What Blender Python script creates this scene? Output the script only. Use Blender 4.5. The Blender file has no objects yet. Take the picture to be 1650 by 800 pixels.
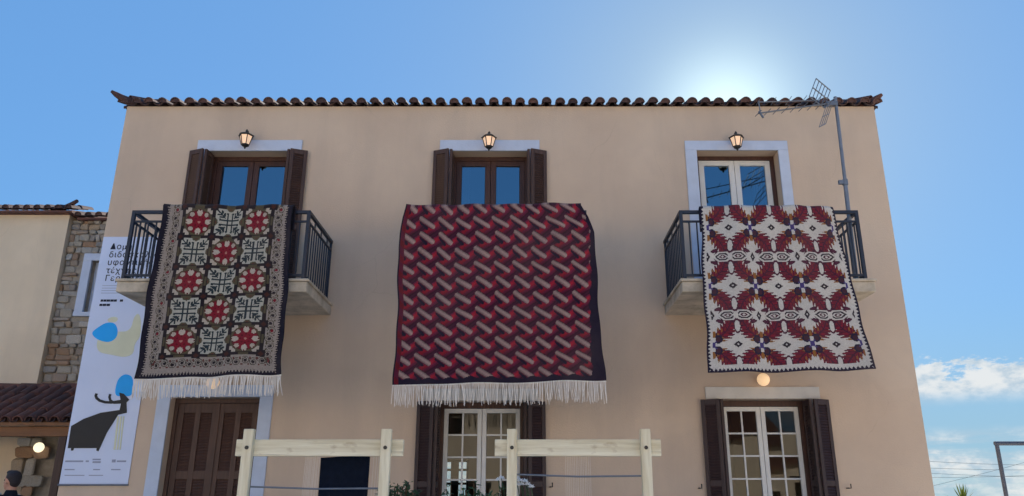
import bpy, bmesh, math, random
import numpy as np
from mathutils import Vector, Matrix
random.seed(7)
rng = np.random.default_rng(7)
R = math.radians
scene = bpy.context.scene
col = scene.collection

# ------------------------------------------------------------------ camera
FPX, PCX, PCY, PITCH, DIST, EYE = 1250.0, 848.0, 400.0, R(18.24), 10.0, 1.45
cam = bpy.data.cameras.new('camera'); camo = bpy.data.objects.new('camera', cam)
col.objects.link(camo); scene.camera = camo
camo.location = (0, -DIST, EYE); camo.rotation_euler = (R(90) + PITCH, 0, 0)
cam.sensor_width = 36; cam.lens = FPX / 1650 * 36; cam.shift_x = -(PCX - 825) / 1650
cam.clip_start = .05; cam.clip_end = 3000

# ------------------------------------------------------------------ world + sun
SUN_EL, SUN_AZ = 27.0, 16.0        # degrees; azimuth from +Y (behind the house) towards +X
w = bpy.data.worlds.new('World'); scene.world = w; w.use_nodes = True
nt = w.node_tree; nt.nodes.clear()
def wn(t, **k):
    n = nt.nodes.new(t)
    for a, b in k.items(): setattr(n, a, b)
    return n
def wl(a, b): nt.links.new(a, b)
wo = wn('ShaderNodeOutputWorld'); bg = wn('ShaderNodeBackground'); bg.inputs[1].default_value = .053
sky = wn('ShaderNodeTexSky', sky_type='NISHITA', sun_disc=False, sun_elevation=R(SUN_EL), sun_rotation=R(SUN_AZ),
         altitude=300, air_density=.6, dust_density=.08, ozone_density=4.5)
tc = wn('ShaderNodeTexCoord'); sx = wn('ShaderNodeSeparateXYZ'); wl(tc.outputs['Generated'], sx.inputs[0])
def wm(op, a, b=None, c=None):
    n = wn('ShaderNodeMath', operation=op)
    for i, v in enumerate((a, b, c)):
        if v is None: continue
        if isinstance(v, (int, float)): n.inputs[i].default_value = v
        else: wl(v, n.inputs[i])
    return n.outputs[0]
def wramp(v, a, b):
    n = wn('ShaderNodeMapRange'); n.interpolation_type = 'SMOOTHSTEP'
    n.inputs[1].default_value = a; n.inputs[2].default_value = b; wl(v, n.inputs[0]); return n.outputs[0]
# low cumulus band all round the horizon, plus thin streaks right above it
mp = wn('ShaderNodeMapping'); mp.inputs['Scale'].default_value = (13, 13, 30); mp.inputs['Location'].default_value = (.35, 0, .2)
wl(tc.outputs['Generated'], mp.inputs[0])
nz = wn('ShaderNodeTexNoise'); nz.inputs['Scale'].default_value = 1.0; nz.inputs['Detail'].default_value = 10; nz.inputs['Roughness'].default_value = .66
wl(mp.outputs[0], nz.inputs[0])
z = sx.outputs[2]
top = wramp(z, .185, .115)
cum = wm('MULTIPLY', wramp(wm('ADD', nz.outputs[0], wm('MULTIPLY', wm('SUBTRACT', top, .55), .40)), .46, .54), wramp(z, .195, .17))
cum = wm('MULTIPLY', cum, wramp(z, .10, .125))
mp2 = wn('ShaderNodeMapping'); mp2.inputs['Scale'].default_value = (9, 9, 60); wl(tc.outputs['Generated'], mp2.inputs[0])
nz2 = wn('ShaderNodeTexNoise'); nz2.inputs['Scale'].default_value = 1.0; nz2.inputs['Detail'].default_value = 8; nz2.inputs['Roughness'].default_value = .6
wl(mp2.outputs[0], nz2.inputs[0])
low = wm('MULTIPLY', wramp(nz2.outputs[0], .33, .62), wramp(z, .085, .06))
cl = wm('MAXIMUM', wm('MULTIPLY', cum, .9), wm('MULTIPLY', low, .92))
mix = wn('ShaderNodeMix', data_type='RGBA'); wl(cl, mix.inputs[0])
# film-like shoulder: bright sky is held back, hue kept; bright aureole close round the hidden sun
bw = wn('ShaderNodeRGBToBW'); wl(sky.outputs[0], bw.inputs[0])
shoulder = wm('MULTIPLY', wm('POWER', bw.outputs[0], -.72), 3.25)
sc_ = wn('ShaderNodeVectorMath', operation='SCALE'); wl(sky.outputs[0], sc_.inputs[0]); wl(shoulder, sc_.inputs['Scale'])
dt = wn('ShaderNodeVectorMath', operation='DOT_PRODUCT'); wl(tc.outputs['Generated'], dt.inputs[0])
dt.inputs[1].default_value = (math.sin(R(SUN_AZ))*math.cos(R(SUN_EL)), math.cos(R(SUN_AZ))*math.cos(R(SUN_EL)), math.sin(R(SUN_EL)))
dpos = wm('MAXIMUM', dt.outputs['Value'], 0.0)
def glow_term(power, k, c):
    n = wn('ShaderNodeVectorMath', operation='SCALE'); n.inputs[0].default_value = c; wl(wm('MULTIPLY', wm('POWER', dpos, power), k), n.inputs['Scale']); return n.outputs[0]
ac = wn('ShaderNodeVectorMath', operation='ADD'); ab_ = wn('ShaderNodeVectorMath', operation='ADD'); wl(glow_term(420, 5.5, (1, .97, .85)), ab_.inputs[0]); wl(glow_term(60, 1.2, (1, .72, .22)), ab_.inputs[1])
wl(ab_.outputs[0], ac.inputs[0]); wl(glow_term(10, .75, (1, .66, .10)), ac.inputs[1])
sm = wn('ShaderNodeVectorMath', operation='ADD'); wl(sc_.outputs[0], sm.inputs[0]); wl(ac.outputs[0], sm.inputs[1])
tn = wn('ShaderNodeVectorMath', operation='MULTIPLY'); wl(sm.outputs[0], tn.inputs[0]); tn.inputs[1].default_value = (.83, 1.01, .92)
hz_ = wn('ShaderNodeMix', data_type='RGBA'); wl(wm('MULTIPLY', wramp(z, .24, .06), .62), hz_.inputs[0]); wl(tn.outputs[0], hz_.inputs[6])
hz_.inputs[7].default_value = (3.3, 5.1, 6.5, 1); wl(hz_.outputs[2], mix.inputs[6])
mp3 = wn('ShaderNodeMapping'); mp3.inputs['Scale'].default_value = (26, 26, 48); mp3.inputs['Location'].default_value = (.1, .2, -.35); wl(tc.outputs['Generated'], mp3.inputs[0])
nz3 = wn('ShaderNodeTexNoise'); nz3.inputs['Scale'].default_value = 1.0; nz3.inputs['Detail'].default_value = 8; nz3.inputs['Roughness'].default_value = .6; wl(mp3.outputs[0], nz3.inputs[0])
shd = wn('ShaderNodeMix', data_type='RGBA'); wl(wramp(wm('ADD', nz3.outputs[0], wm('MULTIPLY', wramp(z, .115, .17), .12)), .40, .62), shd.inputs[0])
shd.inputs[6].default_value = (4.6, 5.8, 6.8, 1); shd.inputs[7].default_value = (8.2, 8.3, 8.2, 1); wl(shd.outputs[2], mix.inputs[7])
wl(mix.outputs[2], bg.inputs[0]); wl(bg.outputs[0], wo.inputs[0])

sl = bpy.data.lights.new('sun', 'SUN'); sl.energy = 5.0; sl.angle = R(.53); sl.color = (1, .93, .83)
so = bpy.data.objects.new('sun', sl); col.objects.link(so); so.location = (6, 20, 15)
sd = Vector((math.sin(R(SUN_AZ)) * math.cos(R(SUN_EL)), math.cos(R(SUN_AZ)) * math.cos(R(SUN_EL)), math.sin(R(SUN_EL))))
so.rotation_euler = sd.to_track_quat('Z', 'Y').to_euler()
vs = scene.view_settings; vs.view_transform = 'Standard'; vs.look = 'None'; vs.exposure = .97; vs.gamma = 1
try: vs.use_curve_mapping = False
except Exception: pass
scene.render.engine = 'CYCLES'; scene.cycles.use_denoising = True; scene.cycles.max_bounces = 8
scene.cycles.transparent_max_bounces = 16

# ------------------------------------------------------------------ helpers
def ray(px, py):
    a, b = (px - PCX) / FPX, (PCY - py) / FPX
    c, s = math.cos(PITCH), math.sin(PITCH)
    return Vector((a, c - b * s, s + b * c))
def at(px, py, Y=0.0):
    d = ray(px, py); t = (Y + DIST) / d.y
    return Vector((d.x * t, Y, EYE + d.z * t))
def X(px, py, Y=0.0): return at(px, py, Y).x
def Z(py, Y=0.0): return at(PCX, py, Y).z

ORG = {}
def tag(o, label=None, cat=None, group=None, kind=None):
    if label: o['label'] = label
    if cat: o['category'] = cat
    if group: o['group'] = group
    if kind: o['kind'] = kind
    return o
def empty(name, loc, label, cat, group=None):
    o = bpy.data.objects.new(name, None); col.objects.link(o); o.location = loc; o.empty_display_size = .2
    ORG[o.name] = Vector(loc); return tag(o, label, cat, group)
def link(name, me, parent=None, loc=None):
    """object for a mesh given in its own coordinates, placed at world point loc"""
    o = bpy.data.objects.new(name, me); col.objects.link(o)
    p = ORG[parent.name] if parent else Vector((0, 0, 0))
    loc = Vector(loc) if loc is not None else p
    o.parent = parent; o.location = loc - p; ORG[o.name] = loc
    return o

class MB:
    def __init__(s): s.v = []; s.f = []
    def add(s, vs, fs):
        k = len(s.v); s.v += [tuple(p) for p in vs]; s.f += [tuple(i + k for i in f) for f in fs]; return s
    def box(s, a, b):
        x0, y0, z0 = [min(p, q) for p, q in zip(a, b)]; x1, y1, z1 = [max(p, q) for p, q in zip(a, b)]
        return s.add([(x0,y0,z0),(x1,y0,z0),(x1,y1,z0),(x0,y1,z0),(x0,y0,z1),(x1,y0,z1),(x1,y1,z1),(x0,y1,z1)],
                     [(0,3,2,1),(4,5,6,7),(0,1,5,4),(1,2,6,5),(2,3,7,6),(3,0,4,7)])
    def obox(s, c, ax, ay, az):
        """oriented box: centre + three half-extent vectors"""
        c, ax, ay, az = map(Vector, (c, ax, ay, az))
        pts = [c + ax*i + ay*j + az*k for k in (-1, 1) for i, j in ((-1,-1),(1,-1),(1,1),(-1,1))]
        return s.add(pts, [(0,3,2,1),(4,5,6,7),(0,1,5,4),(1,2,6,5),(2,3,7,6),(3,0,4,7)])
    def tube(s, pts, r, n=8, cap=True):
        pts = [Vector(p) for p in pts]; rs = r if isinstance(r, (list, tuple)) else [r] * len(pts)
        vs, fs = [], []
        prev = None
        for i, p in enumerate(pts):
            t = (pts[min(i+1, len(pts)-1)] - pts[max(i-1, 0)]).normalized()
            if prev is None: prev = t.orthogonal().normalized()
            u = (prev - t * prev.dot(t)).normalized(); prev = u; q = t.cross(u)
            for k in range(n):
                a = 2*math.pi*k/n; vs.append(p + (u*math.cos(a) + q*math.sin(a)) * rs[i])
        for i in range(len(pts)-1):
            for k in range(n):
                a, b = i*n+k, i*n+(k+1) % n; fs.append((a, b, b+n, a+n))
        if cap:
            fs.append(tuple(range(n-1, -1, -1))); fs.append(tuple(range((len(pts)-1)*n, len(pts)*n)))
        return s.add(vs, fs)
    def lathe(s, prof, c=(0,0,0), n=12):
        vs = [(c[0]+r*math.cos(2*math.pi*k/n), c[1]+r*math.sin(2*math.pi*k/n), c[2]+z) for r, z in prof for k in range(n)]
        fs = [(i*n+k, i*n+(k+1) % n, (i+1)*n+(k+1) % n, (i+1)*n+k) for i in range(len(prof)-1) for k in range(n)]
        fs += [tuple(range(n-1, -1, -1)), tuple(range((len(prof)-1)*n, len(prof)*n))]
        return s.add(vs, fs)
    def ball(s, c, r, n=12, m=8):
        rx, ry, rz = r if isinstance(r, (tuple, list)) else (r, r, r)
        vs = [(c[0], c[1], c[2]-rz)]
        for i in range(1, m):
            a = -math.pi/2 + math.pi*i/m
            vs += [(c[0]+rx*math.cos(a)*math.cos(2*math.pi*k/n), c[1]+ry*math.cos(a)*math.sin(2*math.pi*k/n), c[2]+rz*math.sin(a)) for k in range(n)]
        vs.append((c[0], c[1], c[2]+rz)); L = len(vs)-1
        fs = [(0, 1+(k+1) % n, 1+k) for k in range(n)]
        for i in range(m-2):
            fs += [(1+i*n+k, 1+i*n+(k+1) % n, 1+(i+1)*n+(k+1) % n, 1+(i+1)*n+k) for k in range(n)]
        fs += [(1+(m-2)*n+k, 1+(m-2)*n+(k+1) % n, L) for k in range(n)]
        return s.add(vs, fs)
    def prism(s, pts, y0, y1):
        """polygon in XZ (list of (x,z), anticlockwise seen from -Y) extruded from y0 (front) to y1 (back)"""
        n = len(pts)
        ar = sum(pts[i][0]*pts[(i+1) % n][1] - pts[(i+1) % n][0]*pts[i][1] for i in range(n))
        if ar < 0: pts = pts[::-1]
        vs = [(x, y0, z) for x, z in pts] + [(x, y1, z) for x, z in pts]
        fs = [tuple(range(n)), tuple(range(2*n-1, n-1, -1))] + [(i, i+n, (i+1) % n + n, (i+1) % n) for i in range(n)]
        return s.add(vs, fs)
    def mesh(s, name, mat, smooth=None, org=(0,0,0)):
        me = bpy.data.meshes.new(name)
        o = org
        me.from_pydata([(x-o[0], y-o[1], z-o[2]) for x, y, z in s.v], [], s.f); me.update()
        if mat: me.materials.append(mat)
        if smooth:
            me.polygons.foreach_set('use_smooth', [True]*len(me.polygons))
            me.set_sharp_from_angle(angle=R(smooth))
        return me
    def build(s, name, mat, parent=None, smooth=None, org=None, bevel=0, centre=False):
        if org is None:
            if centre or parent is None:
                a = np.array(s.v); org = Vector((a[:,0].mean(), a[:,1].mean(), a[:,2].min()))
            else: org = ORG[parent.name]
        ob = link(name, s.mesh(name, mat, smooth, org), parent, org)
        if bevel:
            m = ob.modifiers.new('bevel', 'BEVEL'); m.width = bevel; m.segments = 2; m.limit_method = 'ANGLE'
        return ob

# ------------------------------------------------------------------ materials
def srgb(r, g, b):
    f = lambda c: (c/255/12.92) if c/255 <= .04045 else ((c/255+.055)/1.055)**2.4
    return (f(r), f(g), f(b), 1)
class Mat:
    def __init__(s, name, rough=.7, spec=.35):
        s.m = bpy.data.materials.new(name); s.m.use_nodes = True; s.t = s.m.node_tree
        s.b = s.t.nodes['Principled BSDF']; s.b.inputs['Roughness'].default_value = rough
        s.b.inputs['Specular IOR Level'].default_value = spec
    def n(s, t, **k):
        n = s.t.nodes.new(t)
        for a, b in k.items(): setattr(n, a, b)
        return n
    def l(s, a, b): s.t.links.new(a, b)
    def coord(s, scale=(1,1,1), kind='Object'):
        c = s.n('ShaderNodeTexCoord'); m = s.n('ShaderNodeMapping'); m.inputs['Scale'].default_value = scale
        s.l(c.outputs[kind], m.inputs[0]); return m.outputs[0]
    def noise(s, vec, scale, detail=6, rough=.6, lo=.35, hi=.65):
        n = s.n('ShaderNodeTexNoise'); n.inputs['Scale'].default_value = scale; n.inputs['Detail'].default_value = detail
        n.inputs['Roughness'].default_value = rough; s.l(vec, n.inputs[0])
        r = s.n('ShaderNodeMapRange'); r.inputs[1].default_value = lo; r.inputs[2].default_value = hi; s.l(n.outputs[0], r.inputs[0])
        return r.outputs[0]
    def mix(s, f, a, b, mode='MIX'):
        m = s.n('ShaderNodeMix', data_type='RGBA', blend_type=mode)
        for i, v in ((0, f), (6, a), (7, b)):
            if isinstance(v, (int, float)): m.inputs[i].default_value = v
            elif isinstance(v, tuple): m.inputs[i].default_value = v
            else: s.l(v, m.inputs[i])
        return m.outputs[2]
    def mul(s, a, b):
        m = s.n('ShaderNodeMath', operation='MULTIPLY')
        for i, v in enumerate((a, b)):
            if isinstance(v, (int, float)): m.inputs[i].default_value = v
            else: s.l(v, m.inputs[i])
        return m.outputs[0]
    def color(s, c):
        if isinstance(c, tuple): s.b.inputs['Base Color'].default_value = c
        else: s.l(c, s.b.inputs['Base Color'])
        return s
    def bump(s, h, strength=.3, dist=.01):
        b = s.n('ShaderNodeBump'); b.inputs['Strength'].default_value = strength; b.inputs['Distance'].default_value = dist
        s.l(h, b.inputs['Height']); s.l(b.outputs[0], s.b.inputs['Normal']); return s
    def rand(s):
        return s.n('ShaderNodeObjectInfo').outputs['Random']
def scalec(c, k): return (c[0]*k, c[1]*k, c[2]*k, 1)
def simple(name, c, rough=.6, var=.18, scale=6, spec=.35, bumpk=0, stretch=(1,1,1), bscale=40):
    m = Mat(name, rough, spec); v = m.coord(stretch)
    m.color(m.mix(m.noise(v, scale), scalec(c, 1-var), scalec(c, 1+var)))
    if bumpk: m.bump(m.noise(v, bscale), bumpk, .006)
    return m.m

def plaster(name, c, warm):
    m = Mat(name, .92, .2); v = m.coord()
    big = m.noise(v, .55, 5, .6, .3, .7); col1 = m.mix(big, scalec(c, .94), scalec(warm, 1.03))
    st = m.noise(m.coord((1.1, 1.1, .16)), 1.3, 9, .62, .46, .74)          # rain streaks
    c2 = m.mix(m.mul(st, .24), col1, srgb(150, 138, 130), 'MIX')
    sp = m.noise(v, 9, 8, .7, .62, .78); c3 = m.mix(m.mul(sp, .30), c2, srgb(205, 190, 172))
    pt = m.noise(v, 1.15, 2, .4, .60, .64); c4 = m.mix(m.mul(pt, .16), c3, scalec(warm, 1.12))
    vo = m.n('ShaderNodeTexVoronoi', feature='DISTANCE_TO_EDGE'); vo.inputs['Scale'].default_value = .8
    wv = m.n('ShaderNodeMix', data_type='RGBA'); wv.inputs[0].default_value = .18; m.l(v, wv.inputs[6])
    nn = m.n('ShaderNodeTexNoise'); nn.inputs['Scale'].default_value = 2.2; nn.inputs['Detail'].default_value = 6; m.l(v, nn.inputs[0]); m.l(nn.outputs['Color'], wv.inputs[7]); m.l(wv.outputs[2], vo.inputs[0])
    ck = m.n('ShaderNodeMapRange'); ck.inputs[1].default_value = .0035; ck.inputs[2].default_value = .0; m.l(vo.outputs['Distance'], ck.inputs[0])
    msk = m.noise(v, .9, 2, .5, .52, .62)
    c5 = m.mix(m.mul(m.mul(ck.outputs[0], msk), .14), c4, srgb(118, 104, 94))
    m.color(c5).bump(m.noise(v, 45, 8, .7, .2, .8), .35, .008)
    return m.m
M = {}
M['plaster'] = plaster('plaster', srgb(204, 179, 158), srgb(211, 188, 166))
M['plaster_left'] = plaster('plaster_left', srgb(222, 201, 174), srgb(228, 207, 180))
M['plaster_opposite'] = plaster('plaster_opposite', srgb(232, 216, 188), srgb(236, 222, 198))
M['trim'] = simple('trim_paint', srgb(194, 202, 220), .75, .05, 5, .3, .12)
M['trim_low'] = simple('trim_paint_cream', srgb(206, 199, 192), .8, .05, 5, .3, .12)
M['concrete'] = simple('balcony_concrete', srgb(188, 174, 156), .9, .28, 4, .2, .4)
M['iron'] = simple('painted_iron', srgb(34, 38, 52), .45, .12, 20, .5)
def wood(name, a, b, rough, axis=(14, 14, .9)):
    m = Mat(name, rough, .35); v = m.coord(axis)
    g = m.noise(v, 2.5, 8, .65, .3, .7); k = m.noise(m.coord((1,1,1)), 3.5, 4, .6, .35, .7)
    m.color(m.mix(m.mul(k, .35), m.mix(g, a, b), scalec(a, .8))).bump(g, .25, .004); return m.m
M['shutter'] = wood('dark_shutter_wood', srgb(66, 47, 42), srgb(88, 64, 54), .55)
M['shutter_low'] = wood('plum_shutter_wood', srgb(52, 38, 40), srgb(68, 50, 50), .5)
M['door'] = wood('brown_door_wood', srgb(74, 54, 48), srgb(96, 70, 60), .55)
M['frame_brown'] = wood('brown_window_wood', srgb(64, 42, 38), srgb(86, 58, 50), .45)
M['white_wood'] = simple('white_painted_wood', srgb(214, 212, 210), .45, .04, 8, .45)
def pine_mat():
    m = Mat('pine_board', .65, .3); v = m.coord((.9, 9, 13))
    g = m.noise(v, 2.2, 7, .6, .3, .7)
    kn = m.noise(m.coord((3.5, 3, 8)), 2.1, 3, .5, .60, .74)
    c = m.mix(g, srgb(206, 190, 156), srgb(240, 231, 206))
    ck = m.noise(m.coord((.5, 9, 34)), 1.9, 4, .6, .60, .68); c = m.mix(m.mul(ck, .38), c, srgb(142, 122, 92))
    m.color(m.mix(m.mul(kn, .6), c, srgb(150, 116, 80))).bump(g, .3, .004); return m.m
M['pine'] = pine_mat()
def pine_post():
    m = Mat('pine_post', .65, .3); g = m.noise(m.coord((11, 11, .9)), 2.2, 7, .6, .3, .7)
    m.color(m.mix(g, srgb(204, 187, 152), srgb(240, 230, 204))).bump(g, .3, .004); return m.m
M['pine_post'] = pine_post()
def tile_mat(name, a, b, c):
    m = Mat(name, .85, .25); r = m.rand(); v = m.coord()
    k = m.mix(r, a, b); n = m.noise(v, 7, 7, .7, .4, .7)
    m.color(m.mix(m.mul(n, .6), k, c)).bump(m.noise(v, 30), .3, .006); return m.m
M['tile'] = tile_mat('terracotta_tile', srgb(128, 82, 68), srgb(96, 66, 60), srgb(80, 66, 62))
M['tile_eave'] = tile_mat('eave_tile', srgb(98, 72, 68), srgb(70, 56, 60), srgb(84, 78, 76))
M['tile_dark'] = tile_mat('weathered_tile', srgb(128, 84, 72), srgb(88, 64, 62), srgb(78, 68, 68))
def stone_mat():
    m = Mat('rubble_stone', .92, .2); r = m.rand(); v = m.coord()
    rp = m.n('ShaderNodeValToRGB'); rp.color_ramp.interpolation = 'LINEAR'
    cols = [(172,166,158),(186,176,162),(156,150,146),(192,164,134),(176,168,158),(170,132,102),(204,198,190),(164,158,152)]
    el = rp.color_ramp.elements; el[0].color = srgb(*cols[0]); el[1].color = srgb(*cols[-1])
    for i in range(1, 7): e = el.new(i/7); e.color = srgb(*cols[i])
    m.l(r, rp.inputs[0]); n = m.noise(v, 11, 8, .7, .35, .65)
    c = m.mix(m.mul(n, .40), rp.outputs[0], srgb(104, 98, 92))
    m.color(m.mix(m.mul(m.noise(v, 4, 3, .5, .55, .7), .22), c, srgb(182, 152, 118))).bump(n, .6, .015); return m.m
M['stone'] = stone_mat()
M['mortar'] = simple('mortar', srgb(158, 148, 136), .95, .15, 12, .15, .5)
M['fascia'] = wood('porch_beam', srgb(122, 84, 58), srgb(150, 106, 74), .75, (.9, 12, 12))
M['vinyl'] = simple('banner_vinyl', srgb(206, 215, 240), .45, .02, 2, .4)
M['ink_navy'] = simple('ink_navy', srgb(26, 30, 54), .5, .03)
M['ink_blue'] = simple('ink_blue', srgb(10, 166, 246), .5, .04, 4)
M['ink_cream'] = simple('ink_cream', srgb(212, 212, 186), .5, .03, 4)
M['ink_black'] = simple('ink_black', srgb(30, 30, 35), .5, .15, 5)
M['ink_grey'] = simple('ink_grey', srgb(146, 152, 176), .5, .05)
M['fringe'] = simple('cotton_fringe', srgb(232, 222, 212), .95, .06, 12, .1)
M['galv'] = simple('galvanised_steel', srgb(128, 132, 140), .5, .12, 10, .5); M['galv'].node_tree.nodes['Principled BSDF'].inputs['Metallic'].default_value = .6
M['alu'] = simple('aluminium', srgb(120, 122, 128), .5, .1, 12, .5); M['alu'].node_tree.nodes['Principled BSDF'].inputs['Metallic'].default_value = .5
M['black_metal'] = simple('black_metal', srgb(40, 38, 38), .45, .1, 10, .5)
M['dark_pipe'] = simple('painted_pipe', srgb(74, 80, 94), .5, .1, 10, .5)
M['cable'] = simple('cable_black', srgb(60, 62, 66), .7, .05)
M['interior'] = simple('interior_plaster', srgb(128, 116, 92), .9, .06, 3)
M['navy_cloth'] = simple('navy_cloth', srgb(20, 27, 42), .9, .15, 30, .1, .4, (1,1,1), 120)
M['curtain'] = simple('sheer_curtain', srgb(205, 212, 224), .9, .05, 10)
M['thread'] = simple('warp_thread', srgb(225, 222, 218), .9, .04)
M['ground'] = simple('paving', srgb(214, 204, 188), .9, .14, 1.2, .2, .3)
M['skin'] = simple('skin', srgb(196, 142, 118), .55, .06, 8, .4)
M['hair'] = simple('dark_hair', srgb(40, 32, 36), .6, .25, 60, .4, .5)
M['jacket'] = simple('dark_jacket', srgb(26, 28, 38), .85, .15, 12, .2)
M['jacket_stripe'] = simple('jacket_stripe', srgb(200, 200, 204), .8, .05)
M['trousers'] = simple('dark_trousers', srgb(44, 48, 60), .85, .12, 12, .2)
M['shoe'] = simple('shoe_leather', srgb(36, 32, 30), .5, .1)
M['bark'] = simple('bark', srgb(96, 78, 62), .95, .25, 9, .1, .7)
M['pot'] = simple('terracotta_pot', srgb(168, 104, 74), .85, .12, 6, .2)
M['hill'] = simple('hill_scrub', srgb(104, 112, 82), .95, .25, .05, .1)
def leafm(name, a, b, tr_=.3):
    m = Mat(name, .5, .35); g = m.noise(m.coord(), 9, 3, .5, .3, .7); m.color(m.mix(g, a, b))
    m.b.inputs['Transmission Weight'].default_value = 0
    tr = m.n('ShaderNodeBsdfTranslucent'); tr.inputs[0].default_value = scalec(b, 1.2)
    ms = m.n('ShaderNodeMixShader'); ms.inputs[0].default_value = tr_
    out = m.t.nodes['Material Output']; m.l(m.b.outputs[0], ms.inputs[1]); m.l(tr.outputs[0], ms.inputs[2]); m.l(ms.outputs[0], out.inputs[0])
    return m.m
M['leaf'] = leafm('leaf_green', srgb(52, 78, 58), srgb(84, 112, 78))
M['palm_leaf'] = leafm('yucca_leaf', srgb(66, 84, 36), srgb(104, 116, 54), .12); M['palm_leaf'].node_tree.nodes['Principled BSDF'].inputs['Roughness'].default_value = .85; M['palm_leaf'].node_tree.nodes['Principled BSDF'].inputs['Specular IOR Level'].default_value = .05
M['petal'] = leafm('white_petal', srgb(226, 226, 228), srgb(244, 242, 238))
def glassm(name, refl, tint, top_=.95, gc=(1, 1, 1, 1)):
    m = Mat(name); t = m.t; t.nodes.remove(m.b)
    g = m.n('ShaderNodeBsdfGlossy'); g.inputs['Roughness'].default_value = .01; g.inputs[0].default_value = gc
    tr = m.n('ShaderNodeBsdfTransparent'); tr.inputs[0].default_value = tint
    fr = m.n('ShaderNodeLayerWeight'); fr.inputs[0].default_value = .3
    mr = m.n('ShaderNodeMapRange'); mr.inputs[3].default_value = refl; mr.inputs[4].default_value = top_; m.l(fr.outputs['Fresnel'], mr.inputs[0])
    nb = m.noise(m.coord(), 1.3, 2, .4, .2, .8); bp = m.n('ShaderNodeBump'); bp.inputs['Strength'].default_value = .03; bp.inputs['Distance'].default_value = .02
    m.l(nb, bp.inputs['Height']); m.l(bp.outputs[0], g.inputs['Normal'])
    ms = m.n('ShaderNodeMixShader'); m.l(mr.outputs[0], ms.inputs[0]); m.l(tr.outputs[0], ms.inputs[1]); m.l(g.outputs[0], ms.inputs[2])
    m.l(ms.outputs[0], t.nodes['Material Output'].inputs[0]); return m.m
M['glass'] = glassm('window_glass', .004, (.55, .58, .56, 1), .9)
M['glass_up'] = glassm('coated_glass', .27, (.12, .15, .22, 1), .95, (.55, .82, 1, 1))
def glow(name, c, k):
    m = Mat(name, .3); m.color(c); m.b.inputs['Emission Color'].default_value = c; m.b.inputs['Emission Strength'].default_value = k; return m.m
M['lamp_glass'] = glow('lit_lantern_glass', srgb(255, 212, 176), .22)
M['globe'] = glow('lit_globe', srgb(255, 212, 164), .30)
M['globe_white'] = glow('lit_globe_white', srgb(255, 240, 205), .6)

# ------------------------------------------------------------------ setting: ground, hills behind the camera
g = MB().add([(-1500,-1500,0),(1500,-1500,0),(1500,1500,0),(-1500,1500,0)], [(0,1,2,3)]).build('ground', M['ground'], org=(0,0,0))
tag(g, kind='structure')

# ------------------------------------------------------------------ main house
HX0, HX1, HZ = X(205, 172), X(1408, 172), Z(172)
WT, DEEP = .32, 8.5
house = empty('house', ((HX0+HX1)/2, 0, 0), 'two-storey ochre plastered house with three rug-hung balconies and tiled eave', 'house')

def wall_holes(mb, x0, x1, z0, z1, y0, y1, holes):
    xs = sorted({x0, x1, *[h[0] for h in holes], *[h[1] for h in holes]})
    zs = sorted({z0, z1, *[h[2] for h in holes], *[h[3] for h in holes]})
    for i in range(len(xs)-1):
        for j in range(len(zs)-1):
            a, b, c, d = xs[i], xs[i+1], zs[j], zs[j+1]
            if any(h[0] <= a+1e-6 and b-1e-6 <= h[1] and h[2] <= c+1e-6 and d-1e-6 <= h[3] for h in holes): continue
            mb.add([(a,y0,c),(b,y0,c),(b,y0,d),(a,y0,d)], [(0,1,2,3)])
            mb.add([(a,y1,c),(b,y1,c),(b,y1,d),(a,y1,d)], [(3,2,1,0)])
    for a, b, c, d in holes:
        mb.add([(a,y0,c),(a,y1,c),(a,y1,d),(a,y0,d)], [(0,1,2,3)])
        mb.add([(b,y0,c),(b,y1,c),(b,y1,d),(b,y0,d)], [(3,2,1,0)])
        mb.add([(a,y0,d),(b,y0,d),(b,y1,d),(a,y1,d)], [(3,2,1,0)])
        mb.add([(a,y0,c),(b,y0,c),(b,y1,c),(a,y1,c)], [(0,1,2,3)])
    mb.add([(x0,y0,z0),(x0,y1,z0),(x0,y1,z1),(x0,y0,z1)], [(3,2,1,0)])
    mb.add([(x1,y0,z0),(x1,y1,z0),(x1,y1,z1),(x1,y0,z1)], [(0,1,2,3)])
    mb.add([(x0,y0,z1),(x1,y0,z1),(x1,y1,z1),(x0,y1,z1)], [(0,1,2,3)])
    return mb

SLAB_TOP = 3.97
OP = {   # openings on the facade: x0, x1, z0, z1
 'upl': (X(336,245), X(470,245), SLAB_TOP, Z(244)),
 'upc': (X(727,245), X(853,245), SLAB_TOP, Z(244)),
 'upr': (X(1122,243), X(1253,243), SLAB_TOP, Z(243)),
 'door': (X(275,646), X(419,646), 0.02, Z(640)),
 'loc': (X(704,648), X(848,648), .75, Z(646)),
 'lor': (X(1158,643), X(1302,643), .75, Z(643)),
}
rear = [(X(712,760,DEEP), X(756,760,DEEP), .9, Z(742, DEEP)), (-4.3,-3.3,.9,2.2), (2.4,3.2,.9,2.0)]
wall = wall_holes(MB(), HX0, HX1, 0, HZ, 0, WT, list(OP.values()))
wall_holes(wall, HX0, HX1, 0, HZ, DEEP-WT, DEEP, rear)
wall.box((HX0, WT, 0), (HX0+WT, DEEP-WT, HZ)).box((HX1-WT, WT, 0), (HX1, DEEP-WT, HZ))
wall.build('wall', M['plaster'], house)
MB().box((HX0+WT+.01, WT+.01, SLAB_TOP-.25), (HX1-WT-.01, DEEP-WT-.01, SLAB_TOP-.02)).build('floor_slab', M['interior'], house)
MB().box((HX0+WT+.01, WT+.01, HZ-.25), (HX1-WT-.01, DEEP-WT-.01, HZ-.05)).build('ceiling', M['interior'], house)
pm = MB()
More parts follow.
